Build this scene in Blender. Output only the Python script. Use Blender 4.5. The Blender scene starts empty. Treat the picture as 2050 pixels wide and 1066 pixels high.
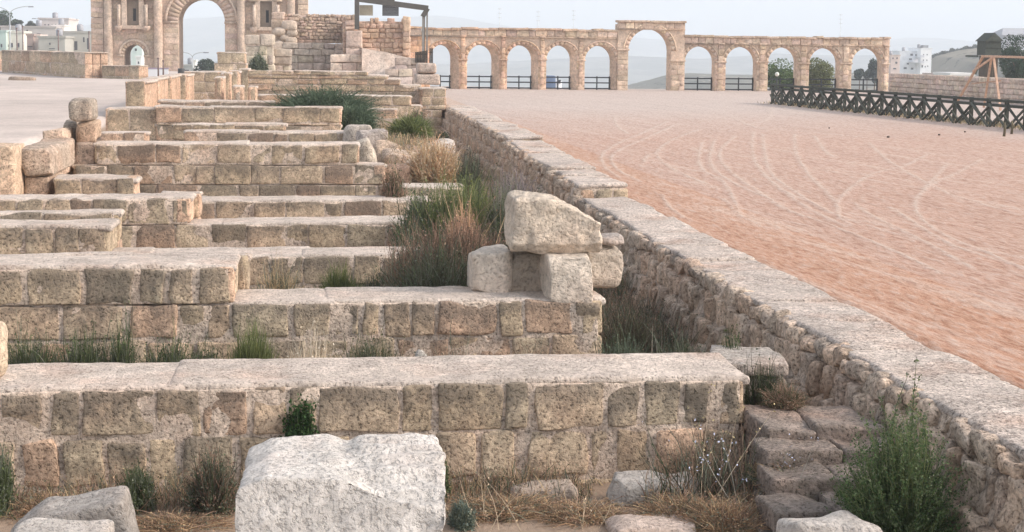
import bpy, math, random
import numpy as np
from mathutils import Vector, Matrix

# ------------------------------------------------------------------ camera
FPX = 3100.0                    # focal length in pixels of the 2050 px wide photograph
K = FPX / 2847.0                # converts first-guess distances to the final focal length
CAMH = 3.2
VPX, PY0 = 630.0, 383.0
PSI = math.atan((1025 - VPX) / FPX)
PITCH = math.atan((PY0 - 100) / FPX)
ROLL = 0.0108
F_ = np.array([math.sin(PSI) * math.cos(PITCH), math.cos(PSI) * math.cos(PITCH), -math.sin(PITCH)])
R0 = np.array([math.cos(PSI), -math.sin(PSI), 0.0])
U0 = np.cross(R0, F_)
R_ = math.cos(ROLL) * R0 + math.sin(ROLL) * U0
U_ = np.cross(R_, F_)
scene = bpy.context.scene
COL = scene.collection
cam_d = bpy.data.cameras.new('camera')
cam = bpy.data.objects.new('camera', cam_d)
COL.objects.link(cam)
cam.matrix_world = Matrix(((R_[0], U_[0], -F_[0], 0), (R_[1], U_[1], -F_[1], 0), (R_[2], U_[2], -F_[2], CAMH), (0, 0, 0, 1)))
cam_d.sensor_width = 36.0
cam_d.lens = 36.0 * FPX / 2050.0
cam_d.shift_y = -(533 - PY0) / 2050.0
cam_d.clip_start = 0.3
cam_d.clip_end = 20000
scene.camera = cam

# ------------------------------------------------------------------ world and sun
SUN_AZ, SUN_EL = math.radians(104), math.radians(32)
w = bpy.data.worlds.new('World'); scene.world = w; w.use_nodes = True
nt = w.node_tree; nt.nodes.clear()
sky = nt.nodes.new('ShaderNodeTexSky'); sky.sky_type = 'NISHITA'; sky.sun_disc = False
sky.sun_elevation = SUN_EL; sky.sun_rotation = SUN_AZ
sky.air_density = 1.0; sky.dust_density = 2.0; sky.ozone_density = 1.0; sky.altitude = 0
hs = nt.nodes.new('ShaderNodeHueSaturation'); hs.inputs['Saturation'].default_value = 0.4      # thin overcast
nt.links.new(sky.outputs[0], hs.inputs['Color'])
bg = nt.nodes.new('ShaderNodeBackground'); bg.inputs['Strength'].default_value = 0.15
wo = nt.nodes.new('ShaderNodeOutputWorld')
nt.links.new(hs.outputs[0], bg.inputs['Color']); nt.links.new(bg.outputs[0], wo.inputs['Surface'])
sun_d = bpy.data.lights.new('sun', 'SUN'); sun_d.energy = 1.6; sun_d.angle = math.radians(10); sun_d.color = (1.0, 0.86, 0.74)
sun = bpy.data.objects.new('sun', sun_d); COL.objects.link(sun)
sdir = Vector((math.sin(SUN_AZ) * math.cos(SUN_EL), math.cos(SUN_AZ) * math.cos(SUN_EL), math.sin(SUN_EL)))
sun.rotation_euler = sdir.to_track_quat('Z', 'Y').to_euler()
vs = scene.view_settings
vs.view_transform = 'Standard'; vs.look = 'None'; vs.gamma = 1.0; vs.exposure = 1.25
try:
    scene.cycles.volume_bounces = 1
    scene.cycles.max_bounces = 6
    scene.cycles.transparent_max_bounces = 8
except Exception:
    pass

# ------------------------------------------------------------------ pixel helpers
def ray(px, py):
    return R_ * ((px - 1025) / FPX) - U_ * ((py - PY0) / FPX) + F_
def at_z(px, py, z=0.0):
    d = ray(px, py); t = (z - CAMH) / d[2]; return np.array([0, 0, CAMH]) + d * t
def at_y(px, py, Y):
    d = ray(px, py); t = Y / d[1]; return np.array([0, 0, CAMH]) + d * t
def at_x(px, py, X):
    d = ray(px, py); t = X / d[0]; return np.array([0, 0, CAMH]) + d * t
def fx(px, Y, z=0.0):
    x = (px - 1025) / FPX; dz = z - CAMH
    return (x * (Y * F_[1] + dz * F_[2]) - Y * R_[1] - dz * R_[2]) / (R_[0] - x * F_[0])

# ------------------------------------------------------------------ numpy noise
def _h(ix, iy, iz, s):
    with np.errstate(over='ignore'):
        n = (ix.astype(np.uint32) * np.uint32(374761393) + iy.astype(np.uint32) * np.uint32(668265263)
             + iz.astype(np.uint32) * np.uint32(2147483647 - 1274126177) + np.uint32((s * 1442695041) & 0xffffffff))
        n = (n ^ (n >> np.uint32(13))) * np.uint32(1274126177)
        n = n ^ (n >> np.uint32(16))
    return n.astype(np.float64) / 2147483647.5 - 1.0
def noise3(p, s=0):
    p = np.asarray(p, float) + 1000.37
    i = np.floor(p).astype(np.int64); f = p - i; f = f * f * (3 - 2 * f)
    r = 0
    for dx in (0, 1):
        for dy in (0, 1):
            for dz in (0, 1):
                wgt = (f[:, 0] if dx else 1 - f[:, 0]) * (f[:, 1] if dy else 1 - f[:, 1]) * (f[:, 2] if dz else 1 - f[:, 2])
                r = r + wgt * _h(i[:, 0] + dx, i[:, 1] + dy, i[:, 2] + dz, s)
    return r
def fbm(p, s=0, o=3, g=0.5):
    r = 0; a = 1.0; t = 0
    for k in range(o):
        r = r + a * noise3(p * (2.03 ** k), s + k * 17); t += a; a *= g
    return r / t

# ------------------------------------------------------------------ mesh builder
class MB:
    def __init__(s): s.v = []; s.f = []; s.c = []; s.n = 0
    def add(s, v, f, c):
        v = np.asarray(v, float).reshape(-1, 3)
        c = np.asarray(c, float)
        if c.ndim == 1:
            if len(c) == 3: c = np.append(c, 0.0)
            c = np.tile(c, (len(v), 1))
        elif c.shape[1] == 3:
            c = np.hstack([c, np.zeros((len(c), 1))])
        if isinstance(f, np.ndarray): f = [f]
        for a in f: s.f.append(np.asarray(a, np.int64) + s.n)
        s.v.append(v); s.c.append(c); s.n += len(v)
    def box(s, x0, x1, y0, y1, z0, z1, c):
        v = [(x, y, z) for x in (x0, x1) for y in (y0, y1) for z in (z0, z1)]
        s.add(v, np.array([[0, 1, 3, 2], [4, 6, 7, 5], [0, 4, 5, 1], [2, 3, 7, 6], [0, 2, 6, 4], [1, 5, 7, 3]]), c)
    def bar(s, a, b, wd, ht, c, up=(0, 0, 1)):
        a = np.asarray(a, float); b = np.asarray(b, float); d = b - a; d /= np.linalg.norm(d)
        up = np.asarray(up, float)
        if abs(np.dot(d, up)) > 0.97: up = np.array([0, 1.0, 0])
        r = np.cross(d, up); r /= np.linalg.norm(r); u = np.cross(r, d)
        v = [p + r * i * wd / 2 + u * j * ht / 2 for p in (a, b) for i in (-1, 1) for j in (-1, 1)]
        s.add(v, np.array([[0, 1, 3, 2], [4, 6, 7, 5], [0, 4, 5, 1], [2, 3, 7, 6], [0, 2, 6, 4], [1, 5, 7, 3]]), c)
    def tube(s, pts, rad, c, n=8):
        pts = np.asarray(pts, float); m = len(pts)
        rad = np.broadcast_to(np.asarray(rad, float), (m,))
        t = np.gradient(pts, axis=0); t /= np.linalg.norm(t, axis=1)[:, None] + 1e-9
        ref = np.array([0.0, 0.0, 1.0]) if abs(t[0][2]) < 0.9 else np.array([0.0, 1.0, 0.0])
        a = np.cross(t, ref); a /= np.linalg.norm(a, axis=1)[:, None] + 1e-9; b = np.cross(t, a)
        th = np.arange(n) * 2 * math.pi / n
        v = pts[:, None, :] + rad[:, None, None] * (np.cos(th)[None, :, None] * a[:, None, :] + np.sin(th)[None, :, None] * b[:, None, :])
        i = np.arange(m - 1)[:, None] * n; j = np.arange(n)[None, :]; k = (j + 1) % n
        f = np.stack([i + j, i + k, i + n + k, i + n + j], -1).reshape(-1, 4)
        s.add(v.reshape(-1, 3), [f, np.arange(n)[None, ::-1], (np.arange(n) + (m - 1) * n)[None, :]], c)
    def lathe(s, cx, cy, prof, c, n=16):
        s.tube_prof = None
        prof = np.asarray(prof, float); m = len(prof); th = np.arange(n) * 2 * math.pi / n
        v = np.stack([cx + prof[:, 0:1] * np.cos(th), cy + prof[:, 0:1] * np.sin(th), np.repeat(prof[:, 1:2], n, 1)], -1)
        i = np.arange(m - 1)[:, None] * n; j = np.arange(n)[None, :]; k = (j + 1) % n
        f = np.stack([i + j, i + k, i + n + k, i + n + j], -1).reshape(-1, 4)
        s.add(v.reshape(-1, 3), [f, (np.arange(n))[None, ::-1], (np.arange(n) + (m - 1) * n)[None, :]], c)
    def build(s, name, mat, loc=(0, 0, 0), parent=None, smooth=True):
        v = np.concatenate(s.v); c = np.concatenate(s.c)
        if parent is not None: loc = parent['_loc'] if '_loc' in parent else tuple(parent.location)
        v = v - np.asarray(tuple(loc), float)
        me = bpy.data.meshes.new(name)
        me.vertices.add(len(v)); me.vertices.foreach_set('co', v.astype(np.float32).ravel())
        tot = []; loops = []
        for a in s.f:
            loops.append(a.ravel()); tot.append(np.full(len(a), a.shape[1]))
        loops = np.concatenate(loops); tot = np.concatenate(tot)
        me.loops.add(len(loops)); me.loops.foreach_set('vertex_index', loops.astype(np.int32))
        me.polygons.add(len(tot))
        me.polygons.foreach_set('loop_start', (np.cumsum(tot) - tot).astype(np.int32))
        me.polygons.foreach_set('loop_total', tot.astype(np.int32))
        me.polygons.foreach_set('use_smooth', np.full(len(tot), smooth, dtype=bool))
        me.update(calc_edges=True); me.validate()
        at = me.attributes.new('Col', 'FLOAT_COLOR', 'POINT'); at.data.foreach_set('color', c.astype(np.float32).ravel())
        me.materials.append(mat)
        o = bpy.data.objects.new(name, me); COL.objects.link(o)
        if parent is not None: o.parent = parent
        else: o.location = loc
        return o

def tag(o, label=None, cat=None, group=None, kind=None):
    if label: o['label'] = label
    if cat: o['category'] = cat
    if label and not kind: o['kind'] = 'thing'
    if group: o['group'] = group
    if kind: o['kind'] = kind
    return o
def empty(name, loc, label, cat, group=None):
    o = bpy.data.objects.new(name, None); COL.objects.link(o); o.location = loc; o.empty_display_size = 0.2
    return tag(o, label, cat, group)
def copy_thing(src, loc, label, rz=0, sc=None):
    r = src.copy(); COL.objects.link(r); r.location = loc; r.rotation_euler = (0, 0, rz); r['label'] = label
    if sc: r.scale = sc
    for ch in list(src.children):
        c = ch.copy(); COL.objects.link(c); c.parent = r
        for g in list(ch.children):
            d = g.copy(); COL.objects.link(d); d.parent = c
    return r

# ------------------------------------------------------------------ materials
def new_mat(name, rough=0.9, spec=0.2):
    m = bpy.data.materials.new(name); m.use_nodes = True
    n = m.node_tree; b = n.nodes['Principled BSDF']
    b.inputs['Roughness'].default_value = rough
    b.inputs['Specular IOR Level'].default_value = spec
    return m, n, b
def nd(n, t, **kw):
    x = n.nodes.new(t)
    for k, v in kw.items():
        if k in x.inputs: x.inputs[k].default_value = v
        else: setattr(x, k, v)
    return x
def noise_n(n, vec, scale, detail=4, rough=0.55):
    x = nd(n, 'ShaderNodeTexNoise'); x.inputs['Scale'].default_value = scale
    x.inputs['Detail'].default_value = detail; x.inputs['Roughness'].default_value = rough
    n.links.new(vec, x.inputs['Vector']); return x.outputs['Fac']
def ramp(n, fac, a, b, lo=0.0, hi=1.0):
    x = nd(n, 'ShaderNodeMapRange'); x.clamp = True
    x.inputs['From Min'].default_value = a; x.inputs['From Max'].default_value = b
    x.inputs['To Min'].default_value = lo; x.inputs['To Max'].default_value = hi
    n.links.new(fac, x.inputs['Value']); return x.outputs['Result']
def mixc(n, fac, a, b, bt='MIX'):
    x = nd(n, 'ShaderNodeMix'); x.data_type = 'RGBA'; x.blend_type = bt
    if hasattr(fac, 'links') or hasattr(fac, 'is_linked'): n.links.new(fac, x.inputs[0])
    else: x.inputs[0].default_value = fac
    for s, i in ((a, 6), (b, 7)):
        if isinstance(s, tuple): x.inputs[i].default_value = (*s, 1) if len(s) == 3 else s
        else: n.links.new(s, x.inputs[i])
    return x.outputs[2]
def vmul(n, a, b):
    x = nd(n, 'ShaderNodeMath', operation='MULTIPLY')
    for s, i in ((a, 0), (b, 1)):
        if isinstance(s, (int, float)): x.inputs[i].default_value = s
        else: n.links.new(s, x.inputs[i])
    return x.outputs[0]
def vadd(n, a, b):
    x = nd(n, 'ShaderNodeMath', operation='ADD')
    for s, i in ((a, 0), (b, 1)):
        if isinstance(s, (int, float)): x.inputs[i].default_value = s
        else: n.links.new(s, x.inputs[i])
    return x.outputs[0]
def grey(n, v):
    x = nd(n, 'ShaderNodeCombineColor')
    for i in range(3): n.links.new(v, x.inputs[i])
    return x.outputs[0]

def stone_mat(name, s=1.0, bump=0.6, dist=0.02, pits=0.5, lichen=(0.135, 0.118, 0.10), stain=0.35, bc=1.0):
    m, n, b = new_mat(name, 0.95, 0.15)
    tc = nd(n, 'ShaderNodeTexCoord').outputs['Object']
    at = nd(n, 'ShaderNodeAttribute', attribute_name='Col')
    col, al = at.outputs['Color'], at.outputs['Alpha']
    A = noise_n(n, tc, 1.6 * s, 6, 0.6); B = noise_n(n, tc, 17 * s, 6, 0.72)
    C = noise_n(n, tc, 7 * s, 8, 0.7); D = noise_n(n, tc, 34 * s, 3, 0.6); E = noise_n(n, tc, 0.9 * s, 4, 0.6)
    c = mixc(n, ramp(n, E, 0.5, 0.68, 0, stain), col, (0.46, 0.27, 0.18))
    c = mixc(n, 1.0, c, grey(n, ramp(n, A, 0.25, 0.75, 0.74, 1.26)), 'MULTIPLY')
    c = mixc(n, ramp(n, al, -0.4, -0.1, 0.4, 1.0), c, mixc(n, 1.0, c, grey(n, ramp(n, B, 0.33, 0.67, 1 - .38 * bc, 1 + .34 * bc)), 'MULTIPLY'))
    H = noise_n(n, tc, 8 * s, 6, 0.75)
    c = mixc(n, 1.0, c, grey(n, ramp(n, H, 0.32, 0.68, 1 - .24 * bc, 1 + .22 * bc)), 'MULTIPLY')
    G = noise_n(n, tc, 2.7 * s, 7, 0.75)
    lf = ramp(n, vadd(n, vadd(n, vmul(n, C, 0.6), vmul(n, G, 0.55)), vmul(n, al, 0.34)), 0.61, 0.84, 0, 0.66)
    c = mixc(n, lf, c, lichen)
    c = mixc(n, 1.0, c, grey(n, ramp(n, D, 0.32, 0.42, 1 - pits, 1.0)), 'MULTIPLY')
    n.links.new(c, b.inputs['Base Color'])
    h = vadd(n, vmul(n, C, 1.0), vadd(n, vmul(n, B, 0.8), vmul(n, ramp(n, D, 0.34, 0.5), 0.3)))
    bp = nd(n, 'ShaderNodeBump'); bp.inputs['Strength'].default_value = bump; bp.inputs['Distance'].default_value = dist
    n.links.new(h, bp.inputs['Height']); n.links.new(bp.outputs[0], b.inputs['Normal'])
    return m
M_STONE = stone_mat('weathered_limestone', 1.0, 0.9, 0.03, 0.55)
M_WHITE = stone_mat('pale_limestone', 0.8, 0.9, 0.035, 0.25, (0.24, 0.215, 0.185), 0.3, 0.5)
M_FARSTONE = stone_mat('distant_limestone', 0.25, 0.6, 0.06, 0.2, (0.28, 0.22, 0.17), 0.35, 0.7)
M_RUBBLE = stone_mat('rubble_stone', 0.9, 1.0, 0.035, 0.5, (0.12, 0.11, 0.09), 0.4)

def plain_mat(name, rough=0.8, var=0.15, scale=3.0, spec=0.3, metal=0.0, transl=0.0, bump=0.0):
    m, n, b = new_mat(name, rough, spec)
    b.inputs['Metallic'].default_value = metal
    tc = nd(n, 'ShaderNodeTexCoord').outputs['Object']
    at = nd(n, 'ShaderNodeAttribute', attribute_name='Col')
    A = noise_n(n, tc, scale, 5, 0.6)
    c = mixc(n, 1.0, at.outputs['Color'], grey(n, ramp(n, A, 0.3, 0.7, 1 - var, 1 + var)), 'MULTIPLY')
    n.links.new(c, b.inputs['Base Color'])
    if bump:
        bp = nd(n, 'ShaderNodeBump'); bp.inputs['Strength'].default_value = bump; bp.inputs['Distance'].default_value = 0.1
        n.links.new(A, bp.inputs['Height']); n.links.new(bp.outputs[0], b.inputs['Normal'])
    if transl:
        t = nd(n, 'ShaderNodeBsdfTranslucent'); n.links.new(c, t.inputs['Color'])
        x = nd(n, 'ShaderNodeMixShader'); x.inputs[0].default_value = transl
        n.links.new(b.outputs[0], x.inputs[1]); n.links.new(t.outputs[0], x.inputs[2])
        n.links.new(x.outputs[0], n.nodes['Material Output'].inputs['Surface'])
    return m
M_LEAF = plain_mat('foliage', 0.75, 0.3, 2.0, 0.2, 0, 0.25)
M_TWIG = plain_mat('dry_twigs', 0.9, 0.25, 3.0, 0.1, 0, 0.1)
M_WOOD = plain_mat('weathered_wood', 0.85, 0.25, 6.0, 0.2)
M_PAINT = plain_mat('painted_wall', 0.85, 0.08, 0.6, 0.2)
M_METAL = plain_mat('dull_metal', 0.55, 0.15, 2.0, 0.4, 0.0)
M_GLASS = plain_mat('dark_glass', 0.15, 0.05, 1.0, 0.5)
M_CLOTH = plain_mat('cloth', 0.9, 0.1, 5.0, 0.1)
M_SKIN = plain_mat('skin', 0.6, 0.05, 5.0, 0.3)

# ------------------------------------------------------------------ stones
RNG = np.random.default_rng(7)
PAL = np.array([1.05, 1.045, 1.0]) * np.array([(0.51, 0.40, 0.29), (0.53, 0.40, 0.295), (0.49, 0.385, 0.28), (0.56, 0.44, 0.33), (0.52, 0.365, 0.27), (0.46, 0.375, 0.28), (0.52, 0.415, 0.31)])
MORTAR = (0.60, 0.485, 0.39)
CAP = (0.56, 0.475, 0.405)
SUNLIT_END = (0.68, 0.47, 0.335)  # sun on the wall ends, put into the stone colour

def axis_pts(d, r, seg):
    h = d / 2; r = min(r, h * 0.98)
    m = max(1, int(round((d - 2 * r) / seg)))
    return np.concatenate([[-h, -h + 0.3 * r], np.linspace(-h + r, h - r, m + 1), [h - 0.3 * r, h]])
_fc = {}
def rbox(mb, cen, dims, r=0.04, seg=0.08, amp=0.01, freq=6.0, warp=0.02, seed=0, col=(0.4, 0.3, 0.2), lichen=0.0, lictop=0.0, rot=None, fn=None, cvar=0.04, cuts=0, cutk=(.80, .95)):
    ax = [axis_pts(d, r, seg) for d in dims]
    n = [len(a) for a in ax]; key = tuple(n)
    if key not in _fc:
        idx = {}; pts = []; fs = []
        def vid(i, j, k):
            q = (i, j, k)
            if q not in idx: idx[q] = len(pts); pts.append(q)
            return idx[q]
        X, Y, Z = n
        for i in range(X - 1):
            for j in range(Y - 1):
                fs.append((vid(i, j, 0), vid(i, j + 1, 0), vid(i + 1, j + 1, 0), vid(i + 1, j, 0)))
                fs.append((vid(i, j, Z - 1), vid(i + 1, j, Z - 1), vid(i + 1, j + 1, Z - 1), vid(i, j + 1, Z - 1)))
            for k in range(Z - 1):
                fs.append((vid(i, 0, k), vid(i + 1, 0, k), vid(i + 1, 0, k + 1), vid(i, 0, k + 1)))
                fs.append((vid(i, Y - 1, k), vid(i, Y - 1, k + 1), vid(i + 1, Y - 1, k + 1), vid(i + 1, Y - 1, k)))
        for j in range(Y - 1):
            for k in range(Z - 1):
                fs.append((vid(0, j, k), vid(0, j, k + 1), vid(0, j + 1, k + 1), vid(0, j + 1, k)))
                fs.append((vid(X - 1, j, k), vid(X - 1, j + 1, k), vid(X - 1, j + 1, k + 1), vid(X - 1, j, k + 1)))
        _fc[key] = (np.array(pts), np.array(fs))
    ids, fs = _fc[key]
    p = np.stack([ax[a][ids[:, a]] for a in range(3)], 1)
    h = np.array(dims) / 2
    rr = np.minimum(r, h * 0.98); inner = h - rr
    q = np.clip(p, -inner, inner); d = (p - q) / rr
    ln = np.linalg.norm(d, axis=1)[:, None] + 1e-9
    nrm = d / ln
    p = q + nrm * rr
    if fn is not None: p = fn(p, h)
    if cuts:
        cr = np.random.default_rng(int(seed) + 77)
        for _ in range(cuts):
            g_ = cr.choice([-1, 1], 3) * cr.uniform(.0, 1, 3); g_[cr.integers(3)] *= .15; g_ = g_ / h * h.min(); g_ /= np.linalg.norm(g_) + 1e-9
            c_ = (np.abs(g_) * h).sum() * cr.uniform(*cutk); e_ = np.clip(p @ g_ - c_, 0, None); p = p - e_[:, None] * g_[None, :]
    relz = p[:, 2] / h[2]
    if rot is not None:
        Rm = np.array(rot); p = p @ Rm.T; nrm = nrm @ Rm.T
    cen = np.asarray(cen, float); w_ = p + cen
    sd = int(seed) * 13 + 5
    if warp:
        off = np.array([0.0, 37.0, 91.0])
        W = np.stack([noise3(w_ * 1.7 / max(0.3, max(dims)) + o, sd) for o in off], 1)
        w_ = w_ + W * warp
    if amp: w_ = w_ + nrm * (amp * fbm(w_ * freq, sd + 3, 3, 0.6))[:, None]
    c = np.empty((len(w_), 4)); c[:, :3] = np.asarray(col)[None, :3] * (1 + cvar * noise3(w_ * 4, sd + 9))[:, None]
    c[:, 3] = np.clip(lichen + lictop * np.clip(relz, -1, 1), -.8, 1.3)
    mb.add(w_, fs, c)

def rotm(ax, a):
    return np.array(Matrix.Rotation(a, 3, ax))

def stone_row(xs, rng, lo, hi):
    out = []; x = xs[0]
    while x < xs[1] - 0.02:
        wd = rng.uniform(lo, hi)
        if xs[1] - (x + wd) < lo * 0.7: wd = xs[1] - x
        out.append((x, x + wd)); x += wd
    return out

def cross_wall(name, label, Y, thick, tiers, seed, seg=0.09, zb=-1.3, sw=(0.38, 0.85), group='parallel cross walls of the ruined seating', rowspec=None, dark=0.35, ch=0.46, sunlit_end=0.5, capc=CAP, lowjit=0.0):
    """tiers: list of (z_top, x0, x1) from lowest up; each is drawn down to the one below."""
    rng = np.random.default_rng(seed); mb = MB(); joint = 0.022
    tiers = sorted(tiers, key=lambda t: t[0])
    ztops = [t[0] for t in tiers]
    for ti, (zt, x0, x1) in enumerate(tiers):
        below = [t for t in ztops[:ti] if t < zt - 0.05]
        zl = below[-1] if below else zb
        # courses
        zs = [zt]
        while zs[-1] - ch * 0.6 > zl + 0.03: zs.append(max(zl, zs[-1] - ch * rng.uniform(0.97, 1.03)))
        if zs[-1] > zl + 0.001: zs.append(zl)
        # core
        mb_core_seg = max(0.12, seg * 1.3)
        rbox(mb, ((x0 + x1) / 2, Y + thick / 2 + 0.0, (zt + zl) / 2 - 0.01), (x1 - x0 - 0.05, thick - 0.016, zt - zl - 0.02), 0.02, mb_core_seg, 0.012, 4.0, 0.0, seed + ti, MORTAR, 0.05)
        for ci in range(len(zs) - 1):
            za, zc = zs[ci], zs[ci + 1]
            if za - zc < 0.06: continue
            key = (ti, ci)
            rows = rowspec[key] if rowspec and key in rowspec else [(a, b, None) for a, b in stone_row((x0, x1), rng, *sw)]
            top_course = ci == 0
            for si, (a, b, lv) in enumerate(rows):
                col = PAL[rng.integers(len(PAL))] * rng.uniform(0.82, 1.12)
                lc = (rng.uniform(0.1, 1.0) ** 1.4 * dark * 1.6 if lv is None else lv)
                lc += (0.05 if top_course else -0.2)
                hgt = za - zc - joint; wd = b - a - joint
                if wd < 0.06: continue
                r_ = rng.uniform(0.015, 0.032)
                ov = rng.uniform(0.002, 0.020)
                for side in (0, 1):
                    if side == 1 and seg > 0.1: continue
                    dp = 0.26
                    yy = Y - ov + dp / 2 if side == 0 else Y + thick + ov - dp / 2
                    rbox(mb, ((a + b) / 2, yy, (za + zc) / 2), (wd - rng.uniform(0, .02), dp, hgt - rng.uniform(0, 0.035)), r_, seg if side == 0 else 0.2, 0.02, 6.0, 0.035, rng.integers(9999), col, lc, 0.5 if top_course else .3, None, None, .04, 3, (.84, .97))
            # end faces (both ends), some painted peach as if sunlit
            nsp = max(1, int(round(thick / 0.6)))
            for xe, sg in ((x1, 1), (x0, -1)):
                cuts = np.linspace(Y + 0.0, Y + thick, nsp + 1)
                for q in range(nsp):
                    wcol = np.array(SUNLIT_END) * rng.uniform(0.85, 1.08) if rng.random() < sunlit_end else PAL[rng.integers(len(PAL))]
                    rbox(mb, (xe - sg * 0.11 + sg * rng.uniform(0, 0.02), (cuts[q] + cuts[q + 1]) / 2, (za + zc) / 2),
                         (0.26, cuts[q + 1] - cuts[q] - joint, za - zc - joint), 0.035, seg, 0.016, 5.0, 0.02, rng.integers(9999), wcol, rng.uniform(0, 0.25), 0.1)
        # mortar cap in a few casts of slightly different level
        segs = stone_row((x0, x1), rng, 1.2, 3.4)
        for (a, b) in segs:
            cc = np.array(capc) * rng.uniform(0.95, 1.05)
            dz = rng.uniform(-0.02, 0.016)
            rbox(mb, ((a + b) / 2, Y + thick / 2 + rng.uniform(-.015, .05), zt + dz - 0.035), (b - a + 0.16, thick - 0.07 + rng.uniform(-.03, .03), 0.10), 0.045, max(seg, 0.09), 0.022, 3.0, 0.03, rng.integers(9999), cc, -0.35, 0.0, None, None, .10)
    xs0 = min(t[1] for t in tiers); xs1 = max(t[2] for t in tiers)
    o = mb.build(name, M_STONE, ((xs0 + xs1) / 2, Y + thick / 2, zb))
    return tag(o, label, 'wall', group)

# ------------------------------------------------------------------ ground
XW_IN, XW_OUT, XL = 5.66, 6.82, -6.75
def ground_h(X, Y):
    pit = np.interp(Y / K, [0, 14.2, 14.6, 24, 33, 40, 50, 60, 85], [-0.98, -1.0, -1.17, -1.1, -0.35, 0.35, 0.75, 0.3, 0.6])
    pit = pit + 0.75 * np.exp(-((X - 2.3) / 1.3) ** 2 - ((Y / K - 36.3) / 2.2) ** 2)
    fa = np.clip((X - 3.3) / 1.2, 0, 1) * np.clip((64 - Y / K) / 4, 0, 1)
    pit = pit * (1 - fa) + np.minimum(pit, -0.72) * fa
    left = np.interp(Y / K, [0, 30, 60, 120, 150, 260, 500, 900, 3000], [0.75, 0.8, 0.9, 1.0, 0.6, -2, -14, -40, -70])
    arena = np.interp(Y / K, [0, 122, 140, 300, 900, 3000], [-0.06, -0.06, -2.0, -22, -60, -90])
    fl = np.clip((XL - X) / 0.3, 0, 1)
    fr = np.clip((X - XW_IN - 0.25) / 0.5, 0, 1)
    far = np.clip((Y / K - 60) / 30, 0, 1)
    pit = pit * (1 - far) + np.where(X < 6, left, arena) * far
    bl = np.clip((X + 5) / 30, 0, 1)
    farz = left * (1 - bl) + arena * bl
    z = pit * (1 - fl) * (1 - fr) + left * fl + arena * fr
    s2 = np.clip((Y / K - 118) / 20, 0, 1)
    return z * (1 - s2) + farz * s2
def gx(a, b, n, p=1.0): return a + (b - a) * np.linspace(0, 1, n) ** p
gX = np.unique(np.round(np.concatenate([-7000 + gx(0, 6900, 26)**1.0, gx(-100, -8, 30), gx(-7.6, 7.4, 76), gx(8, 100, 34), gx(110, 7000, 26)]), 3))
gY = np.unique(np.round(np.concatenate([gx(-300, 4, 8), gx(5, 60, 140), gx(61, 170, 60), gx(172, 800, 40), gx(820, 7000, 22)]), 3))
GX, GY = np.meshgrid(gX, gY, indexing='ij')
P = np.stack([GX.ravel(), GY.ravel(), np.zeros(GX.size)], 1)
GZ = ground_h(P[:, 0], P[:, 1])
amp = np.where((P[:, 0] > XW_IN) & (P[:, 1] < 135), 0.0, 0.05)
amp = np.where(P[:, 1] > 300, 4.0, amp)
GZ = GZ + amp * fbm(P * np.where(P[:, 1:2] > 300, 0.01, 0.8), 3, 3)
P[:, 2] = GZ
gcol = np.tile((0.52, 0.445, 0.395), (len(P), 1))
pitm = (P[:, 0] > XL) & (P[:, 0] < XW_IN + .4) & (P[:, 1] < 70)
gcol[pitm] = (0.33, 0.245, 0.18)
gcol[P[:, 1] > 190] = (0.20, 0.19, 0.13)
ni, nj = GX.shape
ii = np.arange(ni - 1)[:, None] * nj; jj = np.arange(nj - 1)[None, :]
gf = np.stack([ii + jj, ii + nj + jj, ii + nj + jj + 1, ii + jj + 1], -1).reshape(-1, 4)
mg = MB(); mg.add(P, gf, gcol)
mgm, n, b = new_mat('dusty_earth', 0.97, 0.1)
tc = nd(n, 'ShaderNodeTexCoord').outputs['Object']; at = nd(n, 'ShaderNodeAttribute', attribute_name='Col')
A = noise_n(n, tc, 0.5, 7, 0.65); B = noise_n(n, tc, 9, 6, 0.7); C = noise_n(n, tc, 0.035, 6, 0.65)
c = mixc(n, 1.0, at.outputs['Color'], grey(n, ramp(n, A, 0.3, 0.7, 0.86, 1.12)), 'MULTIPLY')
c = mixc(n, 1.0, c, grey(n, ramp(n, B, 0.3, 0.7, 0.85, 1.12)), 'MULTIPLY')
c = mixc(n, 1.0, c, grey(n, ramp(n, C, 0.3, 0.7, 0.82, 1.15)), 'MULTIPLY')
n.links.new(c, b.inputs['Base Color'])
bp = nd(n, 'ShaderNodeBump'); bp.inputs['Strength'].default_value = 0.7; bp.inputs['Distance'].default_value = 0.05
n.links.new(B, bp.inputs['Height']); n.links.new(bp.outputs[0], b.inputs['Normal'])
tag(mg.build('ground', mgm), kind='structure')

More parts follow.
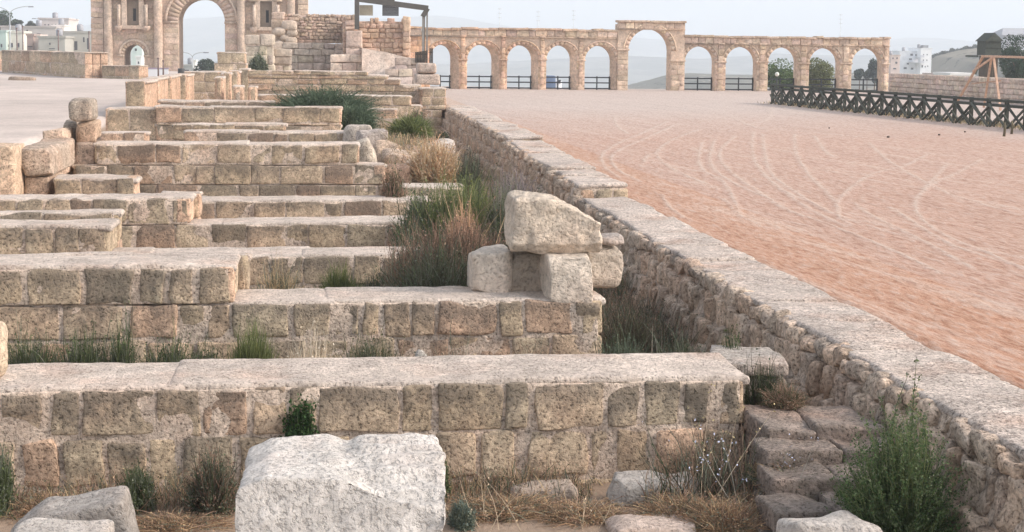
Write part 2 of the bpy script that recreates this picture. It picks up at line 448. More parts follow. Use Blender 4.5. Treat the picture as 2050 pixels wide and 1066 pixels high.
# arena sand with hoof and wheel marks
TR = [[(745, 200), (740, 300), (780, 380), (860, 460), (1000, 560), (1180, 650)],
      [(790, 210), (800, 300), (830, 400), (950, 490), (1100, 580)],
      [(945, 210), (950, 300), (1010, 400), (1100, 490), (1150, 560), (1160, 610), (1220, 650)],
      [(1040, 220), (1090, 290), (1130, 320)],
      [(1600, 300), (1480, 360), (1320, 400), (1240, 450), (1170, 510), (1145, 560)],
      [(1850, 330), (1740, 390), (1610, 450), (1540, 510), (1530, 570), (1570, 630), (1680, 700), (1900, 790), (2050, 860)],
      [(660, 220), (590, 280), (590, 340), (660, 410), (760, 480), (900, 570), (1100, 640), (1400, 760), (1650, 880)],
      [(330, 150), (200, 210), (80, 260), (15, 310), (30, 370), (100, 420)],
      [(380, 160), (240, 225), (120, 275), (60, 320), (90, 380), (200, 440)],
      [(480, 190), (350, 240), (285, 290), (300, 340), (400, 400), (520, 450)],
      [(75, 120), (85, 170), (140, 210)],
      [(500, 250), (480, 330), (510, 390), (600, 440), (680, 590)],
      [(560, 235), (535, 320), (560, 380), (640, 440), (820, 520)],
      [(1680, 350), (1640, 400), (1560, 480)],
      [(1300, 250), (1400, 340), (1650, 480), (1900, 560), (2050, 600)],
      [(1400, 560), (1500, 620), (1700, 740), (2050, 850)],
      [(1230, 540), (1330, 610), (1520, 700), (1800, 850)],
      [(880, 480), (1000, 530), (1150, 600), (1300, 650), (1600, 730), (2050, 800)],
      [(840, 60), (820, 130), (740, 160), (620, 160)],
      [(210, 350), (240, 310), (300, 295)],
      [(620, 120), (760, 180), (900, 190), (1300, 230)],
      [(300, 500), (340, 560), (420, 620)], [(600, 520), (680, 600), (760, 640)]]
sy = np.unique(np.concatenate([8 * 1.0048 ** np.arange(0, 580)])); sy = sy[sy < 128]; sy = np.append(sy, 128.0)
sx = np.concatenate([[6.45, 6.5, 6.55, 6.6, 6.65, 6.7], 6.74 + (np.linspace(0, 1, 540) ** 1.35) * 36.0, gx(43.2, 49.5, 14)])
SX, SY = np.meshgrid(sx, sy, indexing='ij')
sp = np.stack([SX.ravel(), SY.ravel()], 1)
trk = np.zeros(len(sp)); relz = np.zeros(len(sp))
for ti, t in enumerate(TR):
    pts = np.array([at_z(1200 + x / 2.412, 180 + y / 2.412, 0)[:2] for x, y in t])
    q = []
    for i in range(len(pts) - 1):
        p0 = pts[max(i - 1, 0)]; p1 = pts[i]; p2 = pts[i + 1]; p3 = pts[min(i + 2, len(pts) - 1)]
        for u in np.linspace(0, 1, 7)[:-1]:
            q.append(0.5 * (2 * p1 + (p2 - p0) * u + (2 * p0 - 5 * p1 + 4 * p2 - p3) * u * u + (3 * p1 - p0 - 3 * p2 + p3) * u ** 3))
    q.append(pts[-1]); q = np.array(q)
    dm = np.full(len(sp), 9.0)
    sel = np.where((sp[:, 0] > q[:, 0].min() - 1) & (sp[:, 0] < q[:, 0].max() + 1) & (sp[:, 1] > q[:, 1].min() - 1) & (sp[:, 1] < q[:, 1].max() + 1))[0]
    S = sp[sel]; d = np.full(len(sel), 9.0)
    for i in range(len(q) - 1):
        a, bb = q[i], q[i + 1]; ab = bb - a; L = ab @ ab + 1e-9
        uu = np.clip(((S - a) @ ab) / L, 0, 1)
        d = np.minimum(d, np.linalg.norm(S - a - uu[:, None] * ab, axis=1))
    dm[sel] = d
    wd = 0.03 + 0.00085 * sp[:, 1]
    trk = np.maximum(trk, np.exp(-(dm / wd) ** 2)); relz += np.exp(-(dm / wd) ** 2) * 0.012
p3 = np.stack([sp[:, 0], sp[:, 1], np.zeros(len(sp))], 1)
trk *= 0.75 + 0.25 * noise3(p3 * 0.9, 5)
# long raked streaks run down the arena
u = sp[:, 0] + 0.14 * sp[:, 1]; vv = sp[:, 1] - 0.14 * sp[:, 0]
st = fbm(np.stack([u * 2.6 + 0.25 * noise3(p3 * 0.3, 8), vv * 0.16, 0 * u], 1), 31, 3, 0.6)
fine = fbm(np.stack([u * 7, vv * 1.6, 0 * u], 1), 41, 3, 0.65)
big = fbm(p3 * 0.09, 11, 3)
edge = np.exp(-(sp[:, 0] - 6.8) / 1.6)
# pale trodden zone beyond, pink-orange loose sand nearer the wall
pale = np.clip((sp[:, 1] / K - 52 + 6 * big) / 26, 0, 1)
pale = np.maximum(pale, np.clip((sp[:, 0] - 24 - 3.5 * big) / 7, 0, 1) * np.clip((sp[:, 1] - 38) / 20, 0, 1))
near = np.array((0.445, 0.275, 0.20)); mid = np.array((0.465, 0.315, 0.245)); farc = np.array((0.49, 0.41, 0.36))
t_mid = np.clip((sp[:, 1] / K - 14) / 25 + 0.3 * big, 0, 1)[:, None]
sc_ = near * (1 - t_mid) + mid * t_mid
sc_ = sc_ * (1 - pale[:, None]) + farc * pale[:, None]
sc_ = sc_ * (1 + 0.10 * st[:, None] + 0.12 * fine[:, None])
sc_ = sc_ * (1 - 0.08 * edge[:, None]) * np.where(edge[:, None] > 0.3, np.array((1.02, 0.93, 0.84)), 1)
pt = np.clip(np.maximum(trk, np.clip(st * 1.8 - 0.30, 0, 0.5) * (1 - pale)), 0, 1)[:, None] * 0.75
sc_ = sc_ * (1 - pt) + np.array((0.54, 0.445, 0.375)) * pt
hz = 0.012 * st + 0.014 * fine + relz + 0.02 * big + np.clip((7.3 - sp[:, 0]) / .55, 0, 1) * (0.028 + 0.03 * fbm(p3 * 1.6, 77, 4, .6) - 0.0) - 0.28 * np.clip(6.84 - sp[:, 0], 0, 1)
ni, nj = SX.shape
ii = np.arange(ni - 1)[:, None] * nj; jj = np.arange(nj - 1)[None, :]
sf = np.stack([ii + jj, ii + nj + jj, ii + nj + jj + 1, ii + jj + 1], -1).reshape(-1, 4)
mg = MB(); mg.add(np.stack([sp[:, 0], sp[:, 1], hz - 0.03], 1), sf, sc_)
M_SAND, n, b = new_mat('raked_sand', 0.95, 0.15)
tc = nd(n, 'ShaderNodeTexCoord').outputs['Object']; at = nd(n, 'ShaderNodeAttribute', attribute_name='Col')
mp = nd(n, 'ShaderNodeMapping'); mp.inputs['Scale'].default_value = (1, 0.26, 1); mp.inputs['Rotation'].default_value = (0, 0, 0.14)
n.links.new(tc, mp.inputs['Vector'])
A = noise_n(n, mp.outputs[0], 11, 5, 0.7); B = noise_n(n, tc, 30, 5, 0.7)
c = mixc(n, ramp(n, A, 0.50, 0.66, 0, 0.55), at.outputs['Color'], (0.50, 0.405, 0.345))
c = mixc(n, ramp(n, A, 0.49, 0.38, 0, 0.85), c, mixc(n, 1.0, at.outputs['Color'], (0.72, 0.62, 0.58), 'MULTIPLY'))
c = mixc(n, 1.0, c, grey(n, ramp(n, B, 0.3, 0.7, 0.82, 1.15)), 'MULTIPLY')
n.links.new(c, b.inputs['Base Color'])
bp = nd(n, 'ShaderNodeBump'); bp.inputs['Strength'].default_value = 1.0; bp.inputs['Distance'].default_value = 0.045
n.links.new(vadd(n, A, vmul(n, B, 0.25)), bp.inputs['Height']); n.links.new(bp.outputs[0], b.inputs['Normal'])
tag(mg.build('sand', M_SAND), kind='structure')

# ------------------------------------------------------------------ cross walls of the seating
def X_(px, Y, z=0.0): return float(fx(px, Y, z))
Y1 = 13.4 * K; T1 = 1.15 * K
up = [(-60, 0, .3), (0, 80, .55), (100, 160, .6), (165, 312, .5), (314, 402, .35), (405, 500, .35), (504, 572, .15), (574, 632, .3), (636, 798, .4), (800, 868, .2),
      (874, 1010, .45), (1012, 1060, .6), (1072, 1212, .25), (1217, 1283, .85), (1289, 1362, .5), (1365, 1420, .95), (1423, 1486, .55)]
lo = [(-60, 35, .3), (38, 115, .15), (122, 208, .15), (210, 292, .5), (300, 362, .1), (366, 470, .55), (475, 590, .3), (592, 700, .3), (702, 790, .2), (792, 866, .2),
      (870, 955, .1), (962, 1030, .15), (1058, 1176, .2), (1180, 1230, .15), (1233, 1305, .1), (1310, 1405, .15), (1408, 1486, .35)]
def spec(lst, Y, z): return [(X_(a, Y, z), X_(b_, Y, z), l) for a, b_, l in lst]
cross_wall('cross_wall', 'long pale-capped two-course wall nearest the camera, just behind the big white block', Y1, T1,
           [(0.0, X_(-60, Y1), X_(1488, Y1))], 11, seg=0.055,
           rowspec={(0, 0): spec(up, Y1, -.2), (0, 1): spec(lo, Y1, -.6)}, ch=0.48)
Y2 = 17.85 * K
up2 = [(-60, 48, .5), (54, 160, .6), (166, 268, 1.1), (274, 330, .55), (336, 390, .4), (396, 460, .65)]
lo2 = [(-60, 118, .1), (126, 246, .15), (258, 352, .15), (360, 412, .1), (415, 462, .1), (464, 580, .35), (584, 666, .25), (668, 722, .5), (724, 764, .2), (766, 822, .3), (824, 872, .55), (874, 996, .6), (1000, 1048, .2), (1050, 1146, .15), (1148, 1200, .3)]
cross_wall('cross_wall', 'second wall from the front, stacked stones on its right end, dark blocks on its left', Y2, 1.05 * K,
           [(0.0, X_(-60, Y2), X_(1202, Y2)), (0.46, X_(-60, Y2), X_(462, Y2, .4))], 12, seg=0.065,
           rowspec={(1, 0): spec(up2, Y2, .25), (0, 0): spec(lo2, Y2, -.2)})
Y3 = 21.9 * K
cross_wall('cross_wall', 'low wall behind green grass tufts with a short raised stub at the left edge', Y3, 0.95 * K,
           [(0.0, X_(-60, Y3), X_(905, Y3)), (0.48, X_(-60, Y3), X_(212, Y3, .4))], 13, seg=0.08, dark=0.45)
cross_wall('wall_stub', 'short upright wall end directly behind the raised stub at the left edge', Y3 + 0.97 * K, 0.45 * K,
           [(0.56, X_(-60, Y3 + K), X_(232, Y3 + K, .4))], 113, seg=0.1, zb=-0.2, sunlit_end=0.3)
cross_wall('wall_stub', 'thin raised wall piece ending just behind the dark blocks of the second wall', Y2 + 1.07 * K, 0.35 * K,
           [(0.44, X_(-60, Y2 + K), X_(492, Y2 + 1.1 * K, .4))], 114, seg=0.09, zb=-0.5, sunlit_end=0.6)
Y4 = 25.9 * K
cross_wall('cross_wall', 'fourth wall back, its raised left half ending in an orange-pink corner stone', Y4, 0.95 * K,
           [(0.0, X_(-60, Y4), X_(838, Y4)), (0.47, X_(-60, Y4), X_(378, Y4, .4))], 14, seg=0.09, sunlit_end=0.9, dark=0.35)
cross_wall('wall_stub', 'orange end block standing just behind the raised part of the fourth wall', Y4 + 0.97 * K, 0.4 * K,
           [(0.47, X_(330, Y4 + K), X_(398, Y4 + K, .4))], 115, seg=0.12, zb=-0.2, sunlit_end=1.0)
Y5 = 29.9 * K
cross_wall('cross_wall', 'fifth wall, low grey-topped stub to the left, green weeds at its right end', Y5, 0.95 * K,
           [(0.0, X_(-60, Y5), X_(856, Y5)), (0.47, X_(112, Y5), X_(268, Y5, .4))], 15, seg=0.1, sunlit_end=0.8, dark=0.5)
Y6 = 33.2 * K
cross_wall('cross_wall', 'tall three-course wall in the middle whose right end steps down in broken stones', Y6, 0.9 * K,
           [(0.03, X_(150, Y6), X_(803, Y6)), (0.48, X_(150, Y6), X_(768, Y6, .4)), (0.96, X_(192, Y6), X_(717, Y6, .9))], 16, seg=0.1, dark=0.45, sw=(0.42, 1.0))
Y7 = 38.0 * K
cross_wall('cross_wall', 'low wall whose pale top shows just above the tall three-course wall', Y7, 0.8 * K,
           [(0.93, X_(205, Y7), X_(290, Y7, .9)), (0.95, X_(372, Y7), X_(728, Y7, .9))], 17, seg=0.14, sunlit_end=0.7)
Y7b = 40.0 * K
cross_wall('cross_wall', 'narrow ledge wall between the tall wall and the wall in front of the grey-green bush', Y7b, 0.6 * K,
           [(1.05, X_(350, Y7b), X_(570, Y7b, .9)), (0.88, X_(560, Y7b), X_(715, Y7b, .9))], 171, seg=0.16)
Y8 = 42.0 * K
cross_wall('cross_wall', 'wall of long slabs just in front of the large grey-green bush', Y8, 0.8 * K,
           [(0.92, X_(315, Y8), X_(682, Y8)), (1.44, X_(315, Y8), X_(681, Y8, 1.3))], 18, seg=0.14, sw=(0.7, 1.3), dark=0.3)
cross_wall('wall_stub', 'pair of upright pale slabs at the left end of the long-slab wall', Y8 + .3, 0.8 * K,
           [(1.38, X_(212, Y8), X_(316, Y8, 1.3))], 181, seg=0.14, sw=(0.4, 0.8), ch=1.0, dark=0.15)
Y9 = 46.0 * K
cross_wall('cross_wall', 'flat dusty wall top left of the large grey-green bush', Y9, 1.0 * K,
           [(1.46, X_(322, Y9), X_(545, Y9, 1.4))], 19, seg=0.2, dark=0.7)
for i, (pl, pr, yk, zt, lab) in enumerate([
        (253, 292, 48.5, 2.02, 'leftmost upright slab of the warm-coloured slab row'),
        (288, 318, 52.5, 2.02, 'narrow pale slab wall second in the warm-coloured row'),
        (318, 345, 56.5, 2.04, 'third slab in the warm-coloured row left of the gateway'),
        (345, 376, 60.5, 2.02, 'rounded orange slab fourth in the warm-coloured row')]):
    cross_wall('upright_slab', lab, yk * K, 3.9, [(zt, X_(pl, yk * K, 1.8), X_(pr - 3, yk * K, 1.8))], 200 + i, seg=0.2, zb=0.6, sw=(0.5, 0.9), ch=1.6, sunlit_end=1.0, group='upright warm slabs left of the seating', dark=0.15)
cross_wall('cross_wall', 'block wall below the large gateway arch, between two rows of upright slabs', 66 * K, 1.0 * K, [(2.05, X_(372, 66 * K, 2), X_(446, 66 * K, 2))], 210, seg=0.2, zb=0.5, sw=(0.6, 1.0), sunlit_end=0.9, dark=0.3)
for i, (pl, pr, yk, zt, lab) in enumerate([
        (434, 447, 50, 2.15, 'tall thin front slab in the right-hand slab cluster'),
        (446, 462, 54, 2.2, 'second tall slab in the right-hand slab cluster'),
        (462, 480, 58, 2.22, 'third tall slab in the right-hand slab cluster'),
        (482, 500, 62, 2.25, 'rearmost tall slab in the right-hand slab cluster'),
        (470, 486, 49, 1.85, 'small rounded slab low in the right-hand cluster'),
        (500, 514, 53, 1.75, 'small rounded block at the right foot of the slab cluster')]):
    cross_wall('upright_slab', lab, yk * K, 1.4, [(zt, X_(pl, yk * K, 1.8), X_(pr - 3, yk * K, 1.8))], 220 + i, seg=0.2, zb=0.8, sw=(0.5, 0.9), ch=1.6, sunlit_end=1.0, group='upright warm slabs left of the seating', dark=0.12)
cross_wall('wall_stub', 'pale stone heap wall directly under the right pier of the gateway', 78 * K, 1.5 * K, [(2.3, X_(430, 78 * K, 2), X_(492, 78 * K, 2)), (2.9, X_(436, 78 * K, 2), X_(490, 78 * K, 2))], 230, seg=0.25, zb=0.6, sw=(0.6, 1.0), ch=.6, sunlit_end=0.8, dark=0.1)
Y11 = 62.0 * K
cross_wall('stepped_wall', 'broad wall behind the grey-green bush that steps down to the right', Y11, 1.6 * K,
           [(1.33, X_(498, Y11, 1.4), X_(845, Y11, 1.4)), (1.62, X_(498, Y11, 1.6), X_(840, Y11, 1.6)), (1.86, X_(498, Y11), X_(800, Y11)), (2.02, X_(498, Y11), X_(775, Y11)), (2.2, X_(498, Y11), X_(735, Y11))],
           240, seg=0.22, zb=-0.3, sw=(0.6, 1.2), dark=0.3)
cross_wall('cross_wall', 'pinkish wall right of the large grey-green bush and above the small bright bush', 56 * K, 1.0 * K,
           [(0.97, X_(540, 56 * K, 1), X_(842, 56 * K, 1)), (1.34, X_(520, 56 * K, 1), X_(822, 56 * K, 1.2))], 241, seg=0.2, zb=-0.2, sw=(0.7, 1.3), dark=0.2)
cross_wall('cross_wall', 'lowest short ledge between the two green bushes', 52 * K, 0.8 * K,
           [(0.98, X_(700, 52 * K, 1), X_(792, 52 * K, 1))], 242, seg=0.2, zb=-0.2, sw=(0.7, 1.3), dark=0.2)
cross_wall('rubble_pier', 'rubble pier at the far end of the long arena retaining wall', 61 * K, 2.2 * K,
           [(0.6, X_(845, 61 * K, 1), X_(884, 61 * K, 1)), (1.5, X_(845, 61 * K, 1.2), X_(892, 61 * K, 1.2))], 243, seg=0.2, zb=-0.8, sw=(0.3, 0.7), ch=.36, dark=0.15, group=None)
cross_wall('rubble_wall', 'low reddish wall stub in front of the dry grass beside the arena wall', 31.5 * K, 0.8 * K,
           [(0.12, X_(786, 31.5 * K), X_(924, 31.5 * K))], 250, seg=0.14, dark=0.15, sw=(0.7, 1.3), group=None)

# ------------------------------------------------------------------ arena retaining wall
def rubble_wall(name, label, sections, seed):
    """sections: (y0, y1, ztop0, ztop1, zbase, seg)"""
    rng = np.random.default_rng(seed); mb = MB()
    for (ya, yb, za, zb_, z0, seg) in sections:
        # core in pieces so the top can slope
        y = ya
        while y < yb - 0.01:
            L = min(rng.uniform(1.5, 2.6), yb - y)
            if yb - y - L < 0.8: L = yb - y
            t = (y + L / 2 - ya) / (yb - ya); zt = za + (zb_ - za) * t + rng.uniform(-.012, .012)
            rbox(mb, ((XW_IN + XW_OUT) / 2 - 0.02, y + L / 2, (zt + z0) / 2 - 0.03), (XW_OUT - XW_IN - 0.12, L + 0.02, zt - z0 - 0.06), 0.03, max(0.14, seg * 1.6), 0.02, 3.0, 0.0, seed, MORTAR, 0.2, 0, None, lambda p, h: np.stack([p[:, 0] - .32 * (h[2] - p[:, 2]) * (p[:, 0] < 0), p[:, 1], p[:, 2]], 1))
            cc = np.array((0.56, 0.475, 0.41)) * rng.uniform(0.95, 1.04)
            rbox(mb, ((XW_IN + XW_OUT) / 2 + rng.uniform(-.01, .015), y + L / 2, zt - 0.04), (XW_OUT - XW_IN - 0.04, L + 0.06, 0.1), 0.045, max(0.08, seg), 0.022, 2.6, 0.05, seed + 1, cc, 0.0, 0.0)
            y += L
        # rubble face
        zt_ = za; nr = 0
        z = 0.0
        H = max(za, zb_) - z0
        row = 0
        while z < H - 0.1:
            rh = rng.uniform(0.26, 0.42) if row else 0.2
            y = ya + rng.uniform(-.1, .05)
            while y < yb:
                wd = rng.uniform(0.15, 0.34) if row else rng.uniform(0.14, 0.42)
                t = np.clip((y + wd / 2 - ya) / (yb - ya), 0, 1); top = za + (zb_ - za) * t - 0.03
                hh = rh * rng.uniform(0.8, 1.25)
                zc = top - z - rh / 2 + rng.uniform(-.03, .03)
                if zc > z0 - 0.05 and y + wd < yb + 0.15:
                    col = np.array([(0.57, 0.44, 0.335), (0.53, 0.41, 0.315), (0.58, 0.43, 0.32), (0.55, 0.44, 0.345), (0.50, 0.40, 0.32)][rng.integers(5)]) * rng.uniform(.9, 1.15)
                    out = rng.uniform(-0.03, 0.025) + (0.035 if row == 0 else 0)
                    rbox(mb, (XW_IN + 0.1 - out - .32 * (top - zc), y + wd / 2, zc), (0.24, wd - 0.02, hh - 0.01), min(0.055, hh * .3), seg, 0.035, 5.5, 0.06, rng.integers(9999), col, rng.uniform(-.4, .25) + (.2 if row == 0 else -.1), 0.1, None, None, .05, 4, (.78, .95))
                y += wd
            z += rh; row += 1
        # end face toward the camera
        z = z0
        while z < za - 0.12:
            hh = rng.uniform(.25, .4); hh = min(hh, za - 0.05 - z)
            for k in range(3):
                xa = XW_IN + 0.05 + k * (XW_OUT - XW_IN) / 3
                rbox(mb, (xa + .18, ya + 0.06, z + hh / 2), (.36, .2, hh - .02), .06, max(.08, seg), .03, 4, .03, rng.integers(9999), PAL[rng.integers(7)], rng.uniform(0, .5), .1)
            z += hh
    o = mb.build(name, M_RUBBLE, ((XW_IN + XW_OUT) / 2, (sections[0][0] + sections[-1][1]) / 2, -1.2))
    return tag(o, label, 'retaining wall', 'rubble retaining wall runs between seating and arena')
YB = 30.6 * K
rubble_wall('retaining_wall', 'near length of the long rubble wall between the sunken seating and the arena sand', [(8.2, 14.5, 0, 0, -1.35, 0.055), (14.5, YB, 0, 0.01, -1.3, 0.08)], 301)
rubble_wall('retaining_wall', 'middle length of the arena wall, starting with a raised end above the step', [(YB + .04, 42.4 * K, 0.24, 0.50, -1.1, 0.11)], 302)
rubble_wall('retaining_wall', 'far length of the arena wall receding to the rubble pier', [(42.5 * K, 63 * K, 0.60, 0.74, -1.0, 0.15)], 303)

# ------------------------------------------------------------------ loose blocks
def loose(name, label, cen, dims, mat=None, r=0.05, seg=0.05, amp=0.03, freq=3.5, warp=0.05, seed=1, col=(0.5, 0.42, 0.34), lichen=0.2, lictop=0.1, rot=None, fn=None, cat='stone block', group=None):
    mb = MB(); rbox(mb, cen, dims, r, seg, amp, freq, warp, seed, col, lichen, lictop, rot, fn, 0.06, 7, (.74, .93))
    o = mb.build(name, mat or M_WHITE, (cen[0], cen[1], cen[2] - dims[2] / 2))
    return tag(o, label, cat, group)
PALE = (0.70, 0.60, 0.50)
def fn_big(p, h):
    q = p.copy(); x = p[:, 0] / h[0]; y = p[:, 1] / h[1]; top = np.clip(p[:, 2] / h[2], 0, 1)
    q[:, 2] -= top * (0.16 * np.clip((x - 0.0 + 0.45 * y + .35) / 0.35, 0, 1) * np.clip((-y - .05) / .6, 0, 1))   # lowered front-right
    q[:, 2] -= top * 0.05 * np.exp(-((x - 0.02) / 0.12) ** 2) * np.clip(y + .3, 0, 1)
    q[:, 2] -= top * 0.07 * np.clip((-x - .75) / .25, 0, 1)
    q[:, 2] += top * 0.02 * np.sin(y * 19) * (x > 0.05)
    q[:, 0] += 0.04 * np.clip(-y, 0, 1) * np.sign(x) * np.abs(x)
    return q
yb_ = 11.0 * K; yf_ = 9.55 * K; xl_, xr_ = X_(497, yb_, .2), X_(876, yb_, .2)
loose('marble_block', 'large white rough-topped block in the bottom centre foreground', ((xl_ + xr_) / 2, (yb_ + yf_) / 2, -.48), (xr_ - xl_, yb_ - yf_, 1.36), None, 0.035, 0.03, 0.03, 5.0, 0.035, 21, (0.60, 0.555, 0.505), 0.0, -0.1, None, fn_big)
# three-block pile on the second wall
def px_block(name, label, px0, px1, ytop, zb, zt, Y, depth, **kw):
    x0, x1 = X_(px0, Y, zt), X_(px1, Y, zt)
    return loose(name, label, ((x0 + x1) / 2, Y + depth / 2, (zb + zt) / 2), (x1 - x0, depth, zt - zb), **kw)
GP = 'stones piled on the right end of the second wall'
px_block('stone_block', 'squared pale stone at the left foot of the pile, beside the brown bush', 948, 1028, 505, -0.02, 0.54, 18.35 * K, 0.85, r=0.03, seed=31, amp=.035, warp=.03, col=PALE, group=GP, lichen=.2)
px_block('stone_block', 'shaded set-back stone in the middle of the pile', 1018, 1110, 508, -0.02, 0.53, 18.5 * K, 0.6, r=0.03, seed=32, col=(0.46, 0.38, 0.30), group=GP, lichen=.35)  # shade of the recess painted into this darker stone colour
px_block('stone_block', 'upright pale square stone at the front of the pile', 1100, 1189, 512, -0.04, 0.55, 17.85 * K, 0.72, r=0.03, seed=33, amp=.035, warp=.03, col=(0.68, 0.585, 0.485), group=GP, lichen=.2)
def fn_round(p, h):
    q = p.copy(); s = np.clip(-p[:, 2] / h[2], 0, 1) * np.clip(p[:, 0] / h[0], 0, 1); q[:, 0] -= s * 0.2 * h[0] * 2 * .5; return q
px_block('boulder', 'round-bottomed stone jutting over the dark gap on the right of the pile', 1172, 1252, 500, 0.04, 0.60, 18.5 * K, 0.7, r=0.1, seed=34, col=(0.58, 0.49, 0.40), group=GP, fn=fn_round, lichen=.25)
px_block('flat_stone', 'thin flat stone lying on top of the right-hand stone of the pile', 1203, 1251, 487, 0.61, 0.70, 18.6 * K, 0.5, r=0.04, seed=35, col=(0.50, 0.43, 0.38), group=GP, lichen=.2)
def fn_top(p, h):
    q = p.copy(); x = p[:, 0] / h[0]; top = np.clip((p[:, 2] / h[2] + 1) / 2, 0, 1)
    cut = np.interp(x, [-1, -0.82, -.2, 0.15, .55, 0.8, 1.0], [0.05, 0.0, 0.06, 0.14, .34, 0.52, 0.62])
    q[:, 2] -= top * cut * h[2] * 2 * .75
    q[:, 0] -= np.clip(p[:, 2] / h[2], 0, 1) * 0.03 * (x > 0) - np.clip(p[:, 2] / h[2], 0, 1) * 0.03 * (x < 0)
    return q
px_block('capstone', 'big wedge-shaped stone with a sloping right side crowning the pile', 1026, 1208, 388, 0.56, 1.30, 18.15 * K, 0.8, r=0.035, seg=0.03, seed=36, amp=.045, warp=.03, freq=5, col=(0.68, 0.57, 0.455), group=GP, fn=fn_top, lichen=.28, lictop=.12)
# stones in front of the nearest wall
loose('stone_slab', 'grey slab leaning with its tip raised at the bottom left', (X_(158, 11.4 * K, -.4), 11.4 * K, -0.78), (0.92, 0.5, 0.72), None, 0.05, 0.04, 0.03, 4, 0.05, 41, (0.44, 0.40, 0.36), 0.45, 0.1, rotm('Y', math.radians(-13)), lambda p, h: np.stack([p[:, 0], p[:, 1], p[:, 2] - np.clip(p[:, 2] / h[2], 0, 1) * 0.10 * (p[:, 0] < -.2) * (-.2 - p[:, 0]) * 4], 1))
loose('stone_block', 'low pale block cut by the frame in the bottom left corner', (X_(114, 10.3 * K, -.3), 10.3 * K, -0.68), (0.76, 0.5, 0.8), None, 0.06, 0.04, 0.025, 4, 0.05, 42, (0.52, 0.47, 0.42), 0.2, 0.05)
loose('stone_slab', 'flat pale slab lying at the foot of the nearest wall', (X_(1305, 12.75 * K, -.75), 12.75 * K, -0.88), (0.86, 0.34, 0.27), None, 0.06, 0.035, 0.03, 5, 0.06, 43, (0.52, 0.47, 0.42), 0.15, 0.05, rotm('Z', 0.12))
loose('stone_slab', 'sandy slab at the bottom edge among the dry grass', (X_(1300, 11.9 * K, -.9), 11.9 * K, -1.02), (0.72, 0.5, 0.25), None, 0.06, 0.04, 0.025, 4, 0.06, 44, (0.55, 0.44, 0.37), 0.1, 0.05)
loose('boulder', 'rounded pale stone at the bottom edge left of the big green bush', (X_(1652, 10.9 * K, -.5), 10.9 * K, -0.89), (0.80, 0.55, 0.72), None, 0.12, 0.04, 0.04, 4, 0.09, 45, (0.56, 0.51, 0.46), 0.15, 0.05)
loose('broken_stone', 'broken brown stone at the foot of the nearest wall beside the flat slab', (X_(1090, 12.9 * K, -.9), 12.95 * K, -0.98), (0.66, 0.3, 0.26), None, 0.07, 0.04, 0.04, 5, 0.08, 46, (0.44, 0.35, 0.28), 0.3, 0.05)
px_block('stone_block', 'warm-coloured stone cut off by the left edge above the nearest wall', -70, 3, 620, -0.02, 0.54, 13.75 * K, 0.45, r=0.12, seed=47, col=(0.60, 0.47, 0.34), lichen=.05)
loose('stone_slab', 'grey slab topping the dark block between the nearest wall and the arena wall', (4.72, 16.4, -0.19), (0.74, 1.0, 0.14), M_STONE, 0.03, 0.05, 0.015, 4, 0.03, 48, (0.44, 0.39, 0.34), 0.1, 0.1, rotm('Z', -0.06))
mb = MB(); rng = np.random.default_rng(5)
for k in range(3):
    for (a, b_) in stone_row((4.4, 5.08), rng, .3, .6):
        rbox(mb, ((a + b_) / 2, 16.5, -.44 - .34 * k), (b_ - a - .02, 1.1, .32), .04, .07, .02, 5, .03, rng.integers(999), (0.38, 0.32, 0.26), .4, .1)  # shade of the gap put into the dark colour, besides the lichen
tag(mb.build('blocking_wall', M_STONE, (4.8, 16.6, -1.2)), 'stained masonry block in the gap right of the nearest wall, darkened for shade', 'wall')
mb = MB(); rng = np.random.default_rng(6)
for i, (ya, yb, zt, xa) in enumerate([(12.75, 13.6, -.33, 4.2), (12.35, 12.8, -.42, 4.08), (11.9, 12.4, -.55, 3.95), (11.4, 11.95, -.68, 3.8), (10.6, 11.45, -.86, 3.62)]):
    z = zt
    while z > -1.15:
        hh = rng.uniform(.17, .26)
        for (a, b_) in stone_row((xa + rng.uniform(-.03, .03), 5.35), rng, .35, .8):
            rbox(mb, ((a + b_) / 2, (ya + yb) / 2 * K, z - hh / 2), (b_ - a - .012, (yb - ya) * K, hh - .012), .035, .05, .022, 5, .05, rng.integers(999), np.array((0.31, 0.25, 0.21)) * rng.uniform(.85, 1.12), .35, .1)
        z -= hh
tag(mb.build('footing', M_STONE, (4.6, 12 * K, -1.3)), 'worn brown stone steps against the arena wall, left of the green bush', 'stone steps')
# left-hand blocks and pillar
GL = 'big stones standing along the left side of the seating'
def pxb2(name, label, px0, px1, Y, zb, zt, depth, seed, col, **kw):
    px_block(name, label, px0, px1, 0, zb, zt, Y * K, depth, mat=M_STONE, seed=seed, col=col, group=GL, seg=.08, **kw)
pxb2('stone_block', 'cut warm stone leaning at the far left edge of the view', -40, 26, 29.0, 0.02, 1.16, 1.6, 51, (0.66, 0.49, 0.35), r=.06, lichen=.05)
pxb2('stone_block', 'grey-fronted upright block second from the left edge', 34, 104, 30.0, 0.53, 1.12, 3.0, 52, (0.52, 0.41, 0.32), r=.05, lichen=.2)
pxb2('stone_block', 'rough lower block carrying the grey-fronted block on the left', 50, 98, 30.1, 0.02, 0.52, 2.2, 53, (0.54, 0.40, 0.30), r=.06, lichen=.15)
pxb2('stone_block', 'pitted warm block behind the grey-fronted block', 84, 128, 32.6, 0.3, 1.36, 2.6, 54, (0.66, 0.50, 0.38), r=.06, lichen=.1)
pxb2('stone_block', 'bottom stone of the freestanding pillar of stones', 146, 192, 33.3, 0.02, .98, .9, 55, (0.48, 0.36, 0.28), r=.05, lichen=.25)
pxb2('stone_block', 'middle stone of the freestanding pillar of stones', 146, 192, 33.4, .98, 1.46, 1.0, 56, (0.55, 0.40, 0.29), r=.06, lichen=.1)
